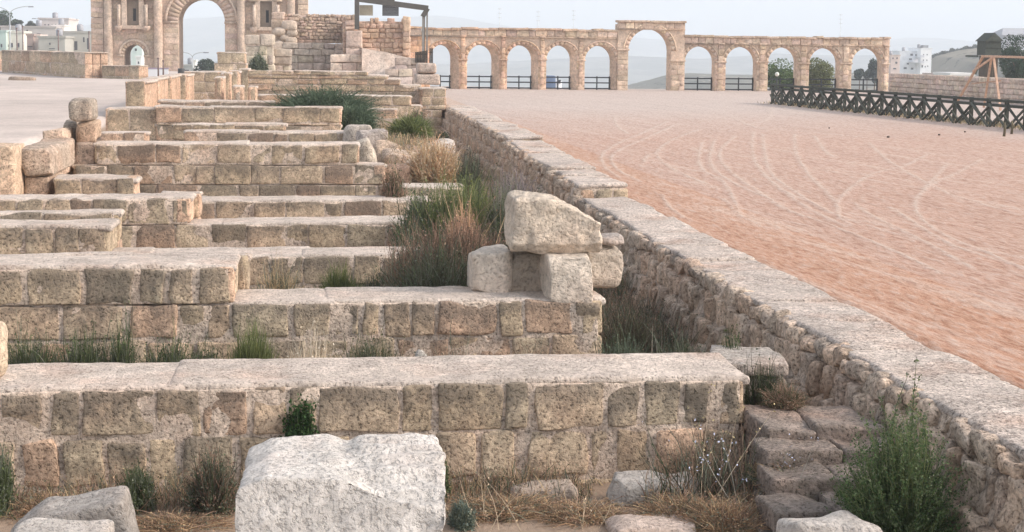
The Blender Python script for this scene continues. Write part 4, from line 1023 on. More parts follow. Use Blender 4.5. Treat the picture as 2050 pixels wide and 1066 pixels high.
# ------------------------------------------------------------------ criss-cross fence, wall, frame and hut on the right
pA, pB = at_z(1546, 207, 0), at_z(2052, 259, 0)
dv = (pB - pA); Lf = np.linalg.norm(dv); dv /= Lf; nb = 19; bay = Lf / nb
fe = empty('cross_fence', tuple(pA), 'long dark green timber fence of crossed poles along the right of the arena', 'fence')
GR = (0.062, 0.066, 0.054)
nrm_ = np.array([dv[1], -dv[0], 0])
nb += 4
up_ = np.array([0, 0, 1.0]); rng = np.random.default_rng(8)
for z, w_ in ((1.16, .11), (.94, .11)):
    for off in (-.16, .16):
        part_bar(fe, 'rail', pA + up_ * z + nrm_ * off, pA + dv * bay * nb + up_ * z + nrm_ * off, w_, w_, GR, M_WOOD)
for i in range(nb + 1):
    p = pA + dv * bay * i
    part_bar(fe, 'post', p - up_ * .2, p + up_ * 1.24, .15, .15, GR, M_WOOD)
    if i < nb:
        for (a0, z0, a1, z1, off) in ((.02, 0, .98, 1.0, -.1), (.98, 0, .02, 1.0, .0), (.45, 0, .98, .55, .1), (.55, 0, .02, .55, .16), (-.5, 0, .5, 1.0, .38), (.5, 0, -.5, 1.0, .46)):
            if a0 + a1 == 0 and i == 0: continue
            j = rng.uniform(-.04, .04)
            part_bar(fe, 'brace', p + dv * bay * (a0 + j) + up_ * z0 + nrm_ * off, p + dv * bay * (a1 + j) + up_ * z1 + nrm_ * off, .075, .075, np.array(GR) * rng.uniform(.8, 1.6), M_WOOD)
# sloping scrub at its foot
XWR = 46.0
yw0, yw1 = float(at_x(1781, 150, XWR)[1]), float(at_x(2090, 170, XWR)[1])
mb = MB(); rng = np.random.default_rng(55)
z = -.1; ztw = 1.66
rbox(mb, (XWR + .5, (yw0 + yw1) / 2, .78), (.9, yw0 - yw1, 1.72), .05, .6, .03, 1, 0, 5, (0.46, 0.37, 0.30), .2)
while z < ztw - .1:
    h_ = rng.uniform(.28, .4)
    for (a, b_) in stone_row((yw1, yw0), rng, .5, 1.1):
        cc = acol(rng, (0.60, 0.49, 0.41), .08)
        rbox(mb, (XWR + .08, (a + b_) / 2, z + h_ / 2), (.3, b_ - a - .03, min(h_, ztw - z) - .02), .05, .3, .03, 2, .04, rng.integers(9999), cc[:3], cc[3], .1)
    z += h_
tag(mb.build('boundary_wall', M_FARSTONE, (XWR, (yw0 + yw1) / 2, -.1)), 'plain stone boundary wall running behind the crossed-pole fence', 'wall')
# timber frame
LW = (0.52, 0.34, 0.24)
xF = 40.0
def pf(px, py, X=xF): return at_x(px, py, X)
tf = empty('timber_frame', (xF, float(pf(1990, 150)[1]), 0), 'light brown timber A-frame standing behind the crossed-pole fence', 'frame')
b0 = pf(1966, 113); b1 = pf(1990, 113, xF + .0)
part_bar(tf, 'top_beam', b0 + [0, 0, 0], pf(2120, 117), .13, .13, LW, M_WOOD)
def leg(pt, pb, dx=0):
    q = at_z(pb, 197, 0.0)  # direction only
    t = pf(*pt); Yb = float(fx_inv_y(pb, xF + dx)); part_bar(tf, 'leg', t, (xF + dx, Yb, -.1), .12, .12, np.array(LW) * rng.uniform(.85, 1.1), M_WOOD)
def fx_inv_y(px, X):
    d = ray(px, 190); return X / d[0] * d[1]
leg((1968, 113), 1912, .6); leg((1989, 113), 2005, -.4); leg((1985, 115), 1970, .8)
part_bar(tf, 'brace', pf(1988, 115), pf(1948, 143), .10, .10, LW, M_WOOD)
part_bar(tf, 'cross_rail', pf(1946, 168), pf(2003, 162), .08, .08, np.array(LW) * .8, M_WOOD)
# hut
YH = 128.0
def xh(px, Y=YH): return float(fx(px, Y, 3))
def zh(py, px=1978, Y=YH): return float(at_y(px, py, Y)[2])
hut = empty('guard_tower', (xh(1978), YH, 0), 'dark green timber guard hut on a tall enclosed base behind the boundary wall', 'hut')
HG = (0.06, 0.068, 0.055); HB = (0.085, 0.068, 0.05)
m_ = MB(); m_.box(xh(1974), xh(1998), YH, YH + 1.4, -.3, zh(112), HB)
for i in range(9):
    x = xh(1974) + (xh(1998) - xh(1974)) * i / 9; m_.box(x + .01, x + .09, YH - .03, YH - .001, -.25, zh(113), np.array(HB) * (.8 + .4 * (i % 2)))
m_.build('base', M_WOOD, parent=hut, smooth=False)
m_ = MB(); m_.box(xh(1970), xh(2001), YH - .25, YH + 1.5, zh(111), zh(82), HG)
m_.box(xh(1969.5), xh(2001.5), YH - .30, YH - .255, zh(98), zh(96), np.array(HG) * .6); m_.build('cabin', M_WOOD, parent=hut, smooth=False)
m_ = MB(); a, b_, c_ = xh(1967), xh(1985.5), xh(2004); z0, z1 = zh(83), zh(66); t_ = .08
v = [(a, YH - .45, z0), (b_, YH - .45, z1), (c_, YH - .45, z0), (a, YH + 1.7, z0), (b_, YH + 1.7, z1), (c_, YH + 1.7, z0)]
m_.add(v, [np.array([[0, 1, 4, 3], [1, 2, 5, 4], [0, 3, 5, 2]]), np.array([[0, 2, 1], [3, 4, 5]])], np.array(HG) * .95); m_.build('roof', M_WOOD, parent=hut, smooth=False)
part_bar(hut, 'lookout_beam', (xh(1937), YH + .4, zh(113)), (xh(1962), YH + .4, zh(113)), .12, .14, HG, M_WOOD)
part_bar(hut, 'stair_stringer', (xh(1952), YH - .2, zh(150)), (xh(1964), YH - .2, zh(112)), .1, .14, HG, M_WOOD)

# ------------------------------------------------------------------ town and distant buildings
def building(label, px0, px1, ytop, Y, depth, col, wins=(), parapet=True, side=None, name='building', zb=None, roofc=None, group=None, kindw='window'):
    x0_, x1_ = float(fx(px0, Y, 3)), float(fx(px1, Y, 3)); zt = float(at_y(px0, ytop, Y)[2])
    z0 = float(ground_h(np.array([(x0_ + x1_) / 2]), np.array([float(Y)]))[0]) - 2 if zb is None else zb
    root = empty(name, ((x0_ + x1_) / 2, Y, z0), label, 'building', group)
    m_ = MB(); m_.box(x0_, x1_, Y, Y + depth, z0, zt, col); m_.build('walls', M_PAINT, parent=root, smooth=False)
    if parapet:
        m_ = MB(); m_.box(x0_ - .15, x1_ + .15, Y - .15, Y + depth + .1, zt, zt + .35, np.array(col) * .9 if roofc is None else roofc); m_.build('roof', M_PAINT, parent=root, smooth=False)
    if parapet and Y > 270 and px1 - px0 > 14:
        m_ = MB(); tx = x0_ + (x1_ - x0_) * (.3 + .4 * ((int(px0) * 7) % 5) / 5); m_.lathe(tx, Y + depth * .5, [(.55, zt + .36), (.6, zt + .7), (.6, zt + 1.5), (.3, zt + 1.7)], (0.30, 0.30, 0.32), 12); m_.build('roof_tank', M_METAL, parent=root)
    for (wx, wy, ww, wh) in wins:
        xa, xb = float(fx(wx - ww / 2, Y, 3)), float(fx(wx + ww / 2, Y, 3)); za, zb_ = float(at_y(wx, wy + wh / 2, Y)[2]), float(at_y(wx, wy - wh / 2, Y)[2])
        m_ = MB(); m_.box(xa, xb, Y - .04, Y - .012, za, zb_, (0.07, 0.07, 0.08)); m_.build('window', M_GLASS, parent=root, smooth=False)
        m_ = MB(); m_.box(xa - .08, xb + .08, Y - .12, Y - .005, za - .15, za - .03, np.array(col) * 1.05); m_.build('sill', M_PAINT, parent=root, smooth=False)
    return root
GT = 'pale houses of the town behind the low wall'
building('mint-green rendered house at the far left edge', -30, 12, 64, 300, 9, (0.50, 0.60, 0.55), [(3, 92, 3, 7)], group=GT)
building('cream house with two small windows near the left edge', 9, 47, 66, 302, 8, (0.72, 0.68, 0.60), [(16, 92, 3, 5), (24, 91, 4, 9), (37, 91, 4, 9)], group=GT)
building('long beige block rising behind the cream house', 2, 112, 55, 330, 10, (0.52, 0.47, 0.44), [(55, 62, 3, 4), (78, 69, 7, 3)], group=GT)
building('tallest stepped building of the town with a row of small roof openings', 78, 138, 39, 350, 14, (0.60, 0.53, 0.50), [(x, 50, 2.4, 2.4) for x in (84, 91, 98, 105, 112, 119)] + [(131, 53, 3, 5)], group=GT)
building('box added for the white sunlit side of the tallest building', 104, 129, 53, 338, 8, (0.78, 0.72, 0.68), [(112, 66, 3, 5), (120, 66, 3, 5)], group=GT)  # lit wall of the tallest building, sunlight put into its white colour
building('reddish brown house between the cream and grey ones', 54, 67, 72, 290, 8, (0.42, 0.31, 0.27), [(60, 94, 10, 1.5)], group=GT)
building('sunlit side of the reddish brown house, painted pale pink', 66, 79, 73, 291, 8, (0.74, 0.62, 0.55), group=GT)  # separate box; light on the house side painted into its colour
building('grey concrete house with a wide flat roof left of the centre of town', 77, 130, 76, 285, 10, (0.42, 0.40, 0.36), [(100, 88, 3, 4), (104, 98, 12, 1.5)], group=GT)
building('grey concrete building next to the gateway', 126, 184, 66, 295, 10, (0.44, 0.42, 0.38), [(152, 92, 6, 18), (168, 80, 3, 10), (176, 88, 3, 22)], group=GT)
building('pale green building seen through the small gateway arch', 262, 284, 86, 330, 10, (0.62, 0.70, 0.66), [(272, 100, 4, 5)], group=GT)
building('small white house seen through the small gateway arch', 272, 282, 116, 300, 8, (0.80, 0.80, 0.78), [(277, 126, 3, 5)], group=GT)
building('low hazy building seen through the large gateway arch', 366, 392, 133, 320, 8, (0.42, 0.42, 0.40), [(374, 142, 8, 4)], group=GT)
building('small white pillar-like house through the large gateway arch', 385, 391, 124, 300, 4, (0.76, 0.74, 0.70), group=GT)
GW = 'white flats beyond the boundary wall'
w1 = [(1825, 110, 5, 4), (1835, 111, 5, 4), (1835, 122, 5, 4), (1823, 119, 6, 3), (1813, 137, 6, 4), (1827, 138, 5, 4), (1838, 138, 2, 3), (1842, 138, 2, 3), (1818, 128, 4, 3)]
building('left wing of the white flats with dark square windows', 1801, 1844, 104, 540, 12, (0.76, 0.77, 0.79), w1, name='apartment_building', group=GW, zb=-40)
w2 = [(1849, 110, 2, 2.5), (1856, 110, 2, 2.5), (1849, 121, 2, 2.5), (1856, 121, 2, 2.5), (1847, 133, 3, 5), (1853, 134, 2, 3), (1858, 133, 2, 2.5)]
b2_ = building('tall narrow wing of the white flats with a roof box', 1843.5, 1865, 98, 536, 12, (0.82, 0.82, 0.82), w2, name='apartment_building', group=GW, zb=-40)
for bx, by in ((1835, 114), (1835, 125), (1823, 123)):
    m_ = MB(); xa, xb = float(fx(bx - 4, 540, 3)), float(fx(bx + 4, 540, 3)); zb_ = float(at_y(bx, by + 1, 540)[2]); m_.box(xa, xb, 534.6, 536 + 4 - .02, zb_ - .2, zb_, (0.7, 0.7, 0.72)); m_.box(xa, xb, 534.6, 534.7, zb_, zb_ + .8, (0.6, 0.6, 0.63)); m_.build('balcony', M_PAINT, parent=b2_, smooth=False)
m_ = MB(); m_.box(float(fx(1848, 540, 3)), float(fx(1858, 540, 3)), 540, 545, float(at_y(1850, 98, 540)[2]), float(at_y(1850, 96, 540)[2]) + .9, (0.25, 0.25, 0.26)); m_.build('roof_box', M_PAINT, parent=b2_, smooth=False)
building('pink stepped house just behind the right end of the arcade', 1784, 1802, 112, 500, 10, (0.66, 0.52, 0.46), [(1788, 117, 3, 3), (1796, 117, 3, 3), (1795, 126, 4, 4), (1792, 138, 6, 3)], name='house', group=GW, zb=-40)
building('long low white shed behind the boundary wall near the timber frame', 1905, 1953, 151, 210, 6, (0.78, 0.77, 0.74), [(1918, 158, 3, 3), (1932, 158, 3, 3)], name='shed', zb=-10)
building('small pinkish house left of the long white shed', 1880, 1903, 152, 230, 6, (0.52, 0.42, 0.38), [(1888, 158, 4, 3)], name='house', zb=-10)
hh_ = building('grey house with gabled roof high on the hill at the right edge', 2008, 2075, 70, 600, 12, (0.50, 0.50, 0.53), [(2020, 77, 4, 5), (2034, 77, 4, 5), (2046, 77, 4, 5)], parapet=False, name='hill_house', zb=5)
m_ = MB(); xa, xm, xb = float(fx(2003, 600, 9)), float(fx(2020, 600, 9)), float(fx(2080, 600, 9)); za, zb_ = float(at_y(2010, 71, 600)[2]), float(at_y(2010, 56, 600)[2])
m_.add([(xa, 599, za), (xb, 599, za), (xb, 606, zb_), (xm, 606, zb_), (xa, 613, za), (xb, 613, za)], [np.array([[0, 1, 2, 3], [4, 3, 2, 5]]), np.array([[0, 3, 4], [1, 5, 2]])], (0.33, 0.33, 0.35)); m_.build('roof', M_PAINT, parent=hh_, smooth=False)
# something blue parked beyond the fourth arch
vn = empty('van', (float(fx(1107, 150, 0)), 150, -.6), 'blue and white van parked beyond the fourth arch of the arcade', 'van')
xa, xb = float(fx(1091, 150, 0)), float(fx(1125, 150, 0)); zt = float(at_y(1100, 152, 150)[2]); zb_ = zt - 1.7
m_ = MB(); rbox(m_, ((xa + xa * .35 + xb * .65) / 2, 151, (zt + zb_) / 2), ((xb - xa) * .65, 1.8, zt - zb_), .15, .4, 0, 1, 0, 1, (0.12, 0.17, 0.26)); m_.build('body', M_METAL, parent=vn)
m_ = MB(); rbox(m_, (xa * .2 + xb * .8, 151, (zt + zb_) / 2 - .2), ((xb - xa) * .45, 1.75, zt - zb_ - .4), .3, .3, 0, 1, 0, 1, (0.75, 0.76, 0.78)); m_.build('cab', M_METAL, parent=vn)
m_ = MB(); m_.box(xa * .25 + xb * .75, xb - .1, 150.05, 150.1, zt - .75, zt - .4, (.05, .06, .07)); m_.build('window', M_GLASS, parent=vn, smooth=False)
for t in (.15, .85):
    m_ = MB(); xx = xa * (1 - t) + xb * t; th = np.linspace(0, 2 * math.pi, 17)[:-1]
    m_.tube([(xx, 150.0, zb_), (xx, 150.25, zb_)], [.32, .32], (.02, .02, .02), 16); m_.build('wheel', M_METAL, parent=vn)

# street lamps
def street_lamp(label, px, ytop, Y, arm_px, arms, base_y=None):
    x = float(fx(px, Y, 5)); zt = float(at_y(px, ytop, Y)[2]); z0 = float(ground_h(np.array([x]), np.array([float(Y)]))[0]) - .5
    r_ = empty('street_lamp', (x, Y, z0), label, 'street lamp'); s_ = Y / FPX; Cg = (0.42, 0.44, 0.45)
    m_ = MB(); m_.tube([(x, Y, z0), (x, Y, (z0 + zt) / 2), (x, Y, zt - arm_px * s_ * .45)], [.14, .11, .08], Cg, 8); m_.build('pole', M_METAL, parent=r_)
    for sg in arms:
        m_ = MB(); t = np.linspace(0, 1, 9); a = arm_px * s_
        pts = np.stack([x + sg * a * (1 - np.cos(t * math.pi / 2)), np.full(9, float(Y)), zt - a * .45 + a * .45 * np.sin(t * math.pi / 2)], 1)
        m_.tube(pts, .06, Cg, 6); m_.build('arm', M_METAL, parent=r_)
        m_ = MB(); rbox(m_, (x + sg * (a + .35), Y, zt - .03), (.9, .3, .18), .07, .2, 0, 1, 0, 1, (0.25, 0.26, 0.28)); m_.build('lamp_head', M_METAL, parent=r_)
street_lamp('tall double-armed street lamp at the far left above the town', 20, 13, 270, 36, (1, -1))
street_lamp('wide double-armed street lamp behind the tallest town building', 110, 38, 360, 36, (1, -1))
street_lamp('street lamp with curved arms seen through the large gateway arch', 385, 105, 260, 22, (1, -1))
for px, yt, lab in ((1000, 16, 'thin mast beyond the left half of the arcade, leftmost of the masts'), (1077, 22, 'thin mast second from the left above the arcade'), (1148, 20, 'thin mast just left of the tall central arch'), (1682, 28, 'thin mast above the right half of the arcade')):
    x = float(fx(px, 420, 8)); zt = float(at_y(px, yt, 420)[2]); m_ = MB(); m_.tube([(x, 420, -30), (x, 420, 0), (x, 420, zt)], [.16, .12, .05], (0.55, 0.56, 0.58), 6)
    for dz_ in (0, -1.2, -2.4): m_.tube([(x - .5, 420, zt + dz_ - .3), (x + .5, 420, zt + dz_ - .3)], .04, (0.5, 0.5, 0.5), 4)
    tag(m_.build('mast', M_METAL, (x, 420, -30)), lab, 'mast', 'thin masts beyond the arcade')
gl = empty('globe_lamp', (float(fx(1555.5, 133, 1)), 133, -1), 'small white globe lamp in front of the green tree behind the arcade', 'lamp')
x = float(fx(1555.5, 133, 1)); zt = float(at_y(1555, 149, 133)[2])
m_ = MB(); m_.tube([(x, 133, -2), (x, 133, 0), (x, 133, zt - .15)], .05, (.04, .04, .04), 8); m_.build('pole', M_METAL, parent=gl)
m_ = MB(); th = np.linspace(-math.pi / 2 + .1, math.pi / 2 - .1, 9); m_.lathe(x, 133, np.stack([.19 * np.cos(th), zt + .19 * np.sin(th)], 1), (0.72, 0.72, 0.66), 14); m_.build('globe', M_PAINT, parent=gl)

# ------------------------------------------------------------------ hills
def ridge(name, label_kind, sky_pts, Y, spread, zbase, col, nz, seed, nu=160, nv=26, mat=None):
    px = np.linspace(sky_pts[0][0], sky_pts[-1][0], nu); py = np.interp(px, [p[0] for p in sky_pts], [p[1] for p in sky_pts])
    X = np.array([fx(a, Y, 0) for a in px]); Zt = np.array([at_y(a, b_, Y)[2] for a, b_ in zip(px, py)])
    vv_ = np.linspace(0, 1, nv); VX = np.repeat(X[:, None], nv, 1); VY = Y - spread * (1 - vv_)[None, :] + 0 * VX
    sc = (VY / Y); prof = np.sin(vv_ * math.pi / 2) ** 1.3
    VZ = zbase + (Zt[:, None] - zbase) * prof[None, :]
    P_ = np.stack([VX.ravel(), VY.ravel(), VZ.ravel()], 1)
    wv = np.repeat((np.sin(vv_ * math.pi) ** .7)[None, :], nu, 0).ravel()
    P_[:, 2] += nz * fbm(P_ * (3.5 / spread) * np.array([1, 1, 0]), seed, 4, .55) * wv
    P_[:, 2] += (nz * .06) * fbm(P_ * (60 / spread) * np.array([1, 1, 0]), seed + 5, 3, .6)
    bk_ = np.stack([X, np.full(nu, Y + spread * .6), np.full(nu, zbase)], 1)
    ii = np.arange(nu - 1)[:, None] * nv; jj = np.arange(nv - 1)[None, :]
    f = np.stack([ii + jj, ii + nv + jj, ii + nv + jj + 1, ii + jj + 1], -1).reshape(-1, 4)
    k0 = nu * nv; i2 = np.arange(nu - 1)
    f2 = np.stack([i2 * nv + nv - 1, (i2 + 1) * nv + nv - 1, k0 + i2 + 1, k0 + i2], 1)
    mb = MB(); mb.add(np.vstack([P_, bk_]), [f, f2], col)
    return tag(mb.build(name, mat or M_HILL, ((X[0] + X[-1]) / 2, Y, zbase)), kind='structure')
M_HILL, n, b = new_mat('dry_hillside', 1.0, 0.0)
tc = nd(n, 'ShaderNodeTexCoord').outputs['Object']; at = nd(n, 'ShaderNodeAttribute', attribute_name='Col')
A = noise_n(n, tc, 0.012, 8, 0.65); B = noise_n(n, tc, 0.11, 6, 0.7)
c = mixc(n, ramp(n, A, 0.42, 0.6, 0, 1), at.outputs['Color'], (0.11, 0.11, 0.09))
c = mixc(n, ramp(n, B, 0.60, 0.70, 0, .8), c, (0.5, 0.45, 0.38)); c = mixc(n, ramp(n, B, 0.42, 0.36, 0, .8), c, (0.05, 0.06, 0.04))
n.links.new(c, b.inputs['Base Color'])
ridge('hills', None, [(-900, 72), (-200, 60), (0, 64), (140, 55), (300, 44), (420, 38), (620, 41), (760, 44), (870, 37), (930, 41), (1000, 53), (1100, 64), (1200, 74), (1300, 80), (1400, 92), (1500, 96), (1640, 92), (1760, 82), (1830, 75), (1890, 82), (1960, 94), (2300, 100), (3000, 90)], 5200, 1600, -90, (0.24, 0.22, 0.18), 60, 1)
ridge('hills', None, [(-900, 130), (0, 128), (300, 124), (700, 122), (900, 130), (1100, 120), (1250, 112), (1400, 118), (1560, 108), (1700, 112), (1850, 108), (2300, 104), (3000, 100)], 3000, 900, -80, (0.22, 0.21, 0.18), 30, 2)
ridge('hills', None, [(900, 205), (1150, 190), (1230, 178), (1290, 163), (1340, 150), (1380, 147), (1450, 150), (1540, 150), (1640, 150), (1700, 146), (1760, 144), (1900, 150), (2200, 150)], 900, 350, -60, (0.18, 0.17, 0.14), 8, 3)
ridge('near_hill', None, [(1690, 190), (1760, 172), (1800, 158), (1840, 140), (1862, 113), (1900, 103), (1925, 98), (1945, 96), (1960, 90), (1990, 84), (2050, 78), (2200, 60), (2500, 50)], 640, 180, -30, (0.27, 0.24, 0.19), 5, 4)

# ------------------------------------------------------------------ trees
def crown(mb, c, rad, n, leaf, col, rng, lumps=9, dens=.8):
    c = np.array(c); rad = np.array(rad)
    L = rng.normal(0, 1, (lumps, 3)); L /= np.linalg.norm(L, axis=1)[:, None]; L *= rng.uniform(.15, .72, (lumps, 1)); lr = rng.uniform(.28, .5, lumps)
    k = rng.integers(0, lumps, n); d = rng.normal(0, 1, (n, 3)); d /= np.linalg.norm(d, axis=1)[:, None]
    p = c + (L[k] + d * (lr[k] * rng.uniform(.35, 1, n) ** .5)[:, None]) * rad
    quads(mb, p, leaf * rng.uniform(.6, 1.4, n), rng, np.array(col)[None, :] * (rng.uniform(.65, 1.35, lumps)[k] * rng.uniform(.75, 1.25, n))[:, None])
def quads(mb, p, s, rng, col, flat=0.0, asp=1.0):
    n = len(p); a = rng.normal(0, 1, (n, 3)); a /= np.linalg.norm(a, axis=1)[:, None]; b_ = rng.normal(0, 1, (n, 3)); b_ -= (a * b_).sum(1)[:, None] * a; b_ /= np.linalg.norm(b_, axis=1)[:, None]
    s = np.asarray(s)[:, None] * .5
    v = np.stack([p - a * s * asp, p - b_ * s * .6, p + a * s * asp, p + b_ * s * .6], 1).reshape(-1, 3)
    mb.add(v, np.arange(4 * n).reshape(-1, 4), np.repeat(np.asarray(col), 4, 0))
def tree(label, px, ytop, ybot, wpx, Y, col, seed, n=1600, leaf=None, name='tree', group=None, lumps=10):
    rng = np.random.default_rng(seed); x = float(fx(px, Y, 2)); zt = float(at_y(px, ytop, Y)[2]); zb = float(at_y(px, ybot, Y)[2]); g = float(ground_h(np.array([x]), np.array([float(Y)]))[0])
    if Y > 560: g = zb - 3
    rx = wpx / 2 * Y / FPX; leaf = leaf or max(.10, 2.6 * Y / FPX)
    r_ = empty(name, (x, Y, g), label, 'tree', group)
    m_ = MB(); crown(m_, (x, Y, (zt + zb) / 2), (rx * 1.35, rx * 1.35, (zt - zb) / 2 * 1.3), int(n * 1.7), leaf * 1.45, col, rng, lumps); m_.build('crown', M_LEAF, parent=r_, smooth=False)
    m_ = MB(); zc = (zt + zb) / 2; m_.tube([(x, Y, g - .3), (x + .1, Y, (g + zc) / 2), (x, Y, zc)], [rx * .12 + .08, rx * .09 + .05, rx * .05 + .03], (0.14, 0.10, 0.07), 8)
    for k in range(5):
        a = rng.uniform(0, 6.28); m_.tube([(x, Y, zc - (zc - zb) * .5), (x + rx * .3 * math.cos(a), Y + rx * .3 * math.sin(a), zc), (x + rx * .65 * math.cos(a), Y + rx * .65 * math.sin(a), zc + (zt - zc) * rng.uniform(0, .5))], [rx * .05 + .03, rx * .035 + .02, .02], (0.14, 0.10, 0.07), 6)
    m_.build('trunk', M_WOOD, parent=r_); return r_
tree('dark tree rising above the roofs at the far left edge', 2, 24, 62, 50, 345, (0.055, 0.085, 0.05), 1, 2600)
tree('small dark shrub-like tree on the roofs right of the dark tree', 36, 40, 58, 30, 345, (0.07, 0.09, 0.06), 2, 900)
tree('small tree against the sky above the beige block', 62, 44, 56, 16, 348, (0.09, 0.10, 0.08), 3, 400)
tree('round green tree seen through the large gateway arch', 414, 120, 158, 44, 230, (0.07, 0.095, 0.065), 4, 2200)
tree('dense dark green tree filling the arch behind the globe lamp', 1574, 118, 196, 96, 150, (0.085, 0.125, 0.05), 5, 5200, lumps=14)
tree('olive green bushy tree in the arch to the right of the globe lamp', 1642, 122, 196, 86, 152, (0.155, 0.17, 0.075), 6, 5200, lumps=14)
tree('tall dark conifer in the last arch on the right', 1752, 110, 160, 30, 300, (0.055, 0.08, 0.065), 7, 1800)
tree('round dark tree low in the last arch on the right', 1722, 137, 160, 24, 300, (0.055, 0.08, 0.065), 8, 900)
tree('second round tree low in the last arch, nearer the conifer', 1737, 140, 160, 20, 300, (0.06, 0.08, 0.065), 9, 700)
for i, (px, yt, yb2, w_, Y, lab) in enumerate([(2036, 80, 190, 78, 150, 'big dark green pine immediately right of the guard hut'), (2100, 66, 190, 84, 152, 'dark pine cut by the right frame edge')]):
    tree(lab, px, yt, yb2, w_, Y, (0.045, 0.08, 0.045), 20 + i, 6500, name='pine_tree', lumps=16)
rng = np.random.default_rng(3)
hb = [(1871, 108, 8), (1880, 107, 10), (1888, 103, 9), (1897, 105, 10), (1905, 100, 9), (1914, 99, 11), (1924, 96, 10), (1933, 94, 11), (1943, 93, 10), (1950, 90, 9), (1985, 84, 10), (1998, 80, 10), (1880, 118, 6), (1893, 135, 6), (1903, 128, 6), (1915, 143, 6), (1928, 132, 6)]
hl = ['leftmost dark tree on the ridge of the near hill', 'second dark tree on the near hill ridge', 'third dark tree on the near hill ridge', 'fourth dark tree on the near hill ridge', 'fifth dark tree on the near hill ridge', 'sixth dark tree on the near hill ridge', 'seventh dark tree on the near hill ridge', 'eighth dark tree on the near hill ridge', 'dark ridge tree just left of the guard hut', 'ridge tree partly behind the guard hut roof', 'ridge tree just right of the guard hut roof', 'ridge tree left of the grey hill house', 'small tree high on the slope below the ridge trees', 'small tree low on the near hillside', 'small tree in the middle of the near hillside', 'dark cypress just above the pinkish house and shed', 'small tree on the slope left of the guard hut']
for (px, yt, w_), lab in zip(hb, hl): tree(lab, px, yt, yt + 9, w_ * 1.3, 636, (0.06, 0.075, 0.05), px, 260, leaf=.9, group='dark trees on the near hill', lumps=5)

# ------------------------------------------------------------------ plants
def blades(mb, base, tip, wd, col, rng, sag=.15, seg=4):
    n = len(base); t = np.linspace(0, 1, seg + 1)
    side = np.cross(tip - base, rng.normal(0, 1, (n, 3))); side /= np.linalg.norm(side, axis=1)[:, None] + 1e-9
    L = np.linalg.norm(tip - base, axis=1)
    d = tip - base; horiz = d * np.array([1, 1, 0])
    P_ = base[:, None, :] + d[:, None, :] * t[None, :, None] + (np.array([0, 0, 1.0]) * (L * sag)[:, None])[:, None, :] * (t * (1 - t) * 2)[None, :, None] - horiz[:, None, :] * (sag * t * (1 - t))[None, :, None]
    P_ = P_ + side[:, None, :] * (L[:, None] * rng.uniform(-.1, .1, (n, 1)))[:, :, None] * np.sin(t * 3.14)[None, :, None]
    w_ = np.asarray(wd).reshape(-1, 1) * (1 - t ** 2 * .85)[None, :]
    v = np.stack([P_ - side[:, None, :] * w_[:, :, None] / 2, P_ + side[:, None, :] * w_[:, :, None] / 2], 2).reshape(-1, 3)
    k = np.arange(n)[:, None] * (2 * (seg + 1)); j = np.arange(seg)[None, :] * 2
    f = np.stack([k + j, k + j + 1, k + j + 3, k + j + 2], -1).reshape(-1, 4)
    mb.add(v, f, np.repeat(np.asarray(col), 2 * (seg + 1), 0)); return P_
def cols(rng, n, *cs, j=.2):
    cs = np.array(cs); return cs[rng.integers(0, len(cs), n)] * rng.uniform(1 - j, 1 + j, (n, 1))
def gz(x, y): return float(ground_h(np.array([x]), np.array([y]))[0])
def clump(label, x, y, z, rx, ry, h, n, wd, cs, seed, name='bush', cat='bush', up=.35, leaf=0, leafn=0, leafc=None, mat=None, sag=.15, group=None, hollow=.3, sub=1):
    """bushy plant of many thin curved stems filling a dome; optional leaves on the stems"""
    rng = np.random.default_rng(seed)
    th = rng.uniform(0, 6.283, n); r = rng.uniform(0, 1, n) ** .55; ph = rng.uniform(hollow, 1, n)
    k = max(3, n // 160)                       # sub-clumps give the outline gaps and points
    lob = rng.uniform(.72, 1.08, 24)[(th * 24 / 6.284).astype(int) % 24]
    tip = np.stack([x + rx * r * np.cos(th) * lob, y + ry * r * np.sin(th) * lob, z + h * ph * np.sqrt(np.clip(1 - (r * .85) ** 2, 0, 1)) * rng.uniform(.8, 1.12, n)], 1)
    fb = rng.uniform(.05, .4, n) if not sub else rng.uniform(.4, 1.05, n)
    base = np.stack([x + (tip[:, 0] - x) * fb * (1 - up), y + (tip[:, 1] - y) * fb * (1 - up), np.full(n, z - .03)], 1)
    if sub:                                     # half of the stems start within the dome as side twigs
        s_ = rng.random(n) < .74; q = rng.uniform(.25, .6, n)[:, None]
        mid = base + (tip - base) * q; base = np.where(s_[:, None], mid, base)
        tip = np.where(s_[:, None], base + (tip - base) * .7 + rng.normal(0, 1, (n, 3)) * np.array([rx * 1.3, ry * 1.3, h]) * .2, tip + rng.normal(0, 1, (n, 3)) * np.array([rx, ry, h]) * .07); tip[:, 2] = np.maximum(tip[:, 2], z + .02)
    obj_ = empty(name, (x, y, z), label, cat, group)
    m_ = MB(); P_ = blades(m_, base, tip, rng.uniform(.8, 1.6, n) * wd, cols(rng, n, *cs), rng, sag); m_.build('stems', mat or M_LEAF, parent=obj_, smooth=False)
    if not leafn and sub: leafn = int(n * 2.2); leaf = wd * 3.2
    if leafn:
        i = rng.integers(0, n, leafn); t = rng.uniform(.25, 1, leafn) * (P_.shape[1] - 1); a = np.floor(t).astype(int).clip(0, P_.shape[1] - 2); fr = (t - a)[:, None]
        p = P_[i, a] * (1 - fr) + P_[i, a + 1] * fr + rng.normal(0, leaf * .5, (leafn, 3))
        m_ = MB(); quads(m_, p, leaf * rng.uniform(.6, 1.4, leafn), rng, cols(rng, leafn, *(leafc or cs))); m_.build('foliage', M_LEAF, parent=obj_, smooth=False)
    return obj_
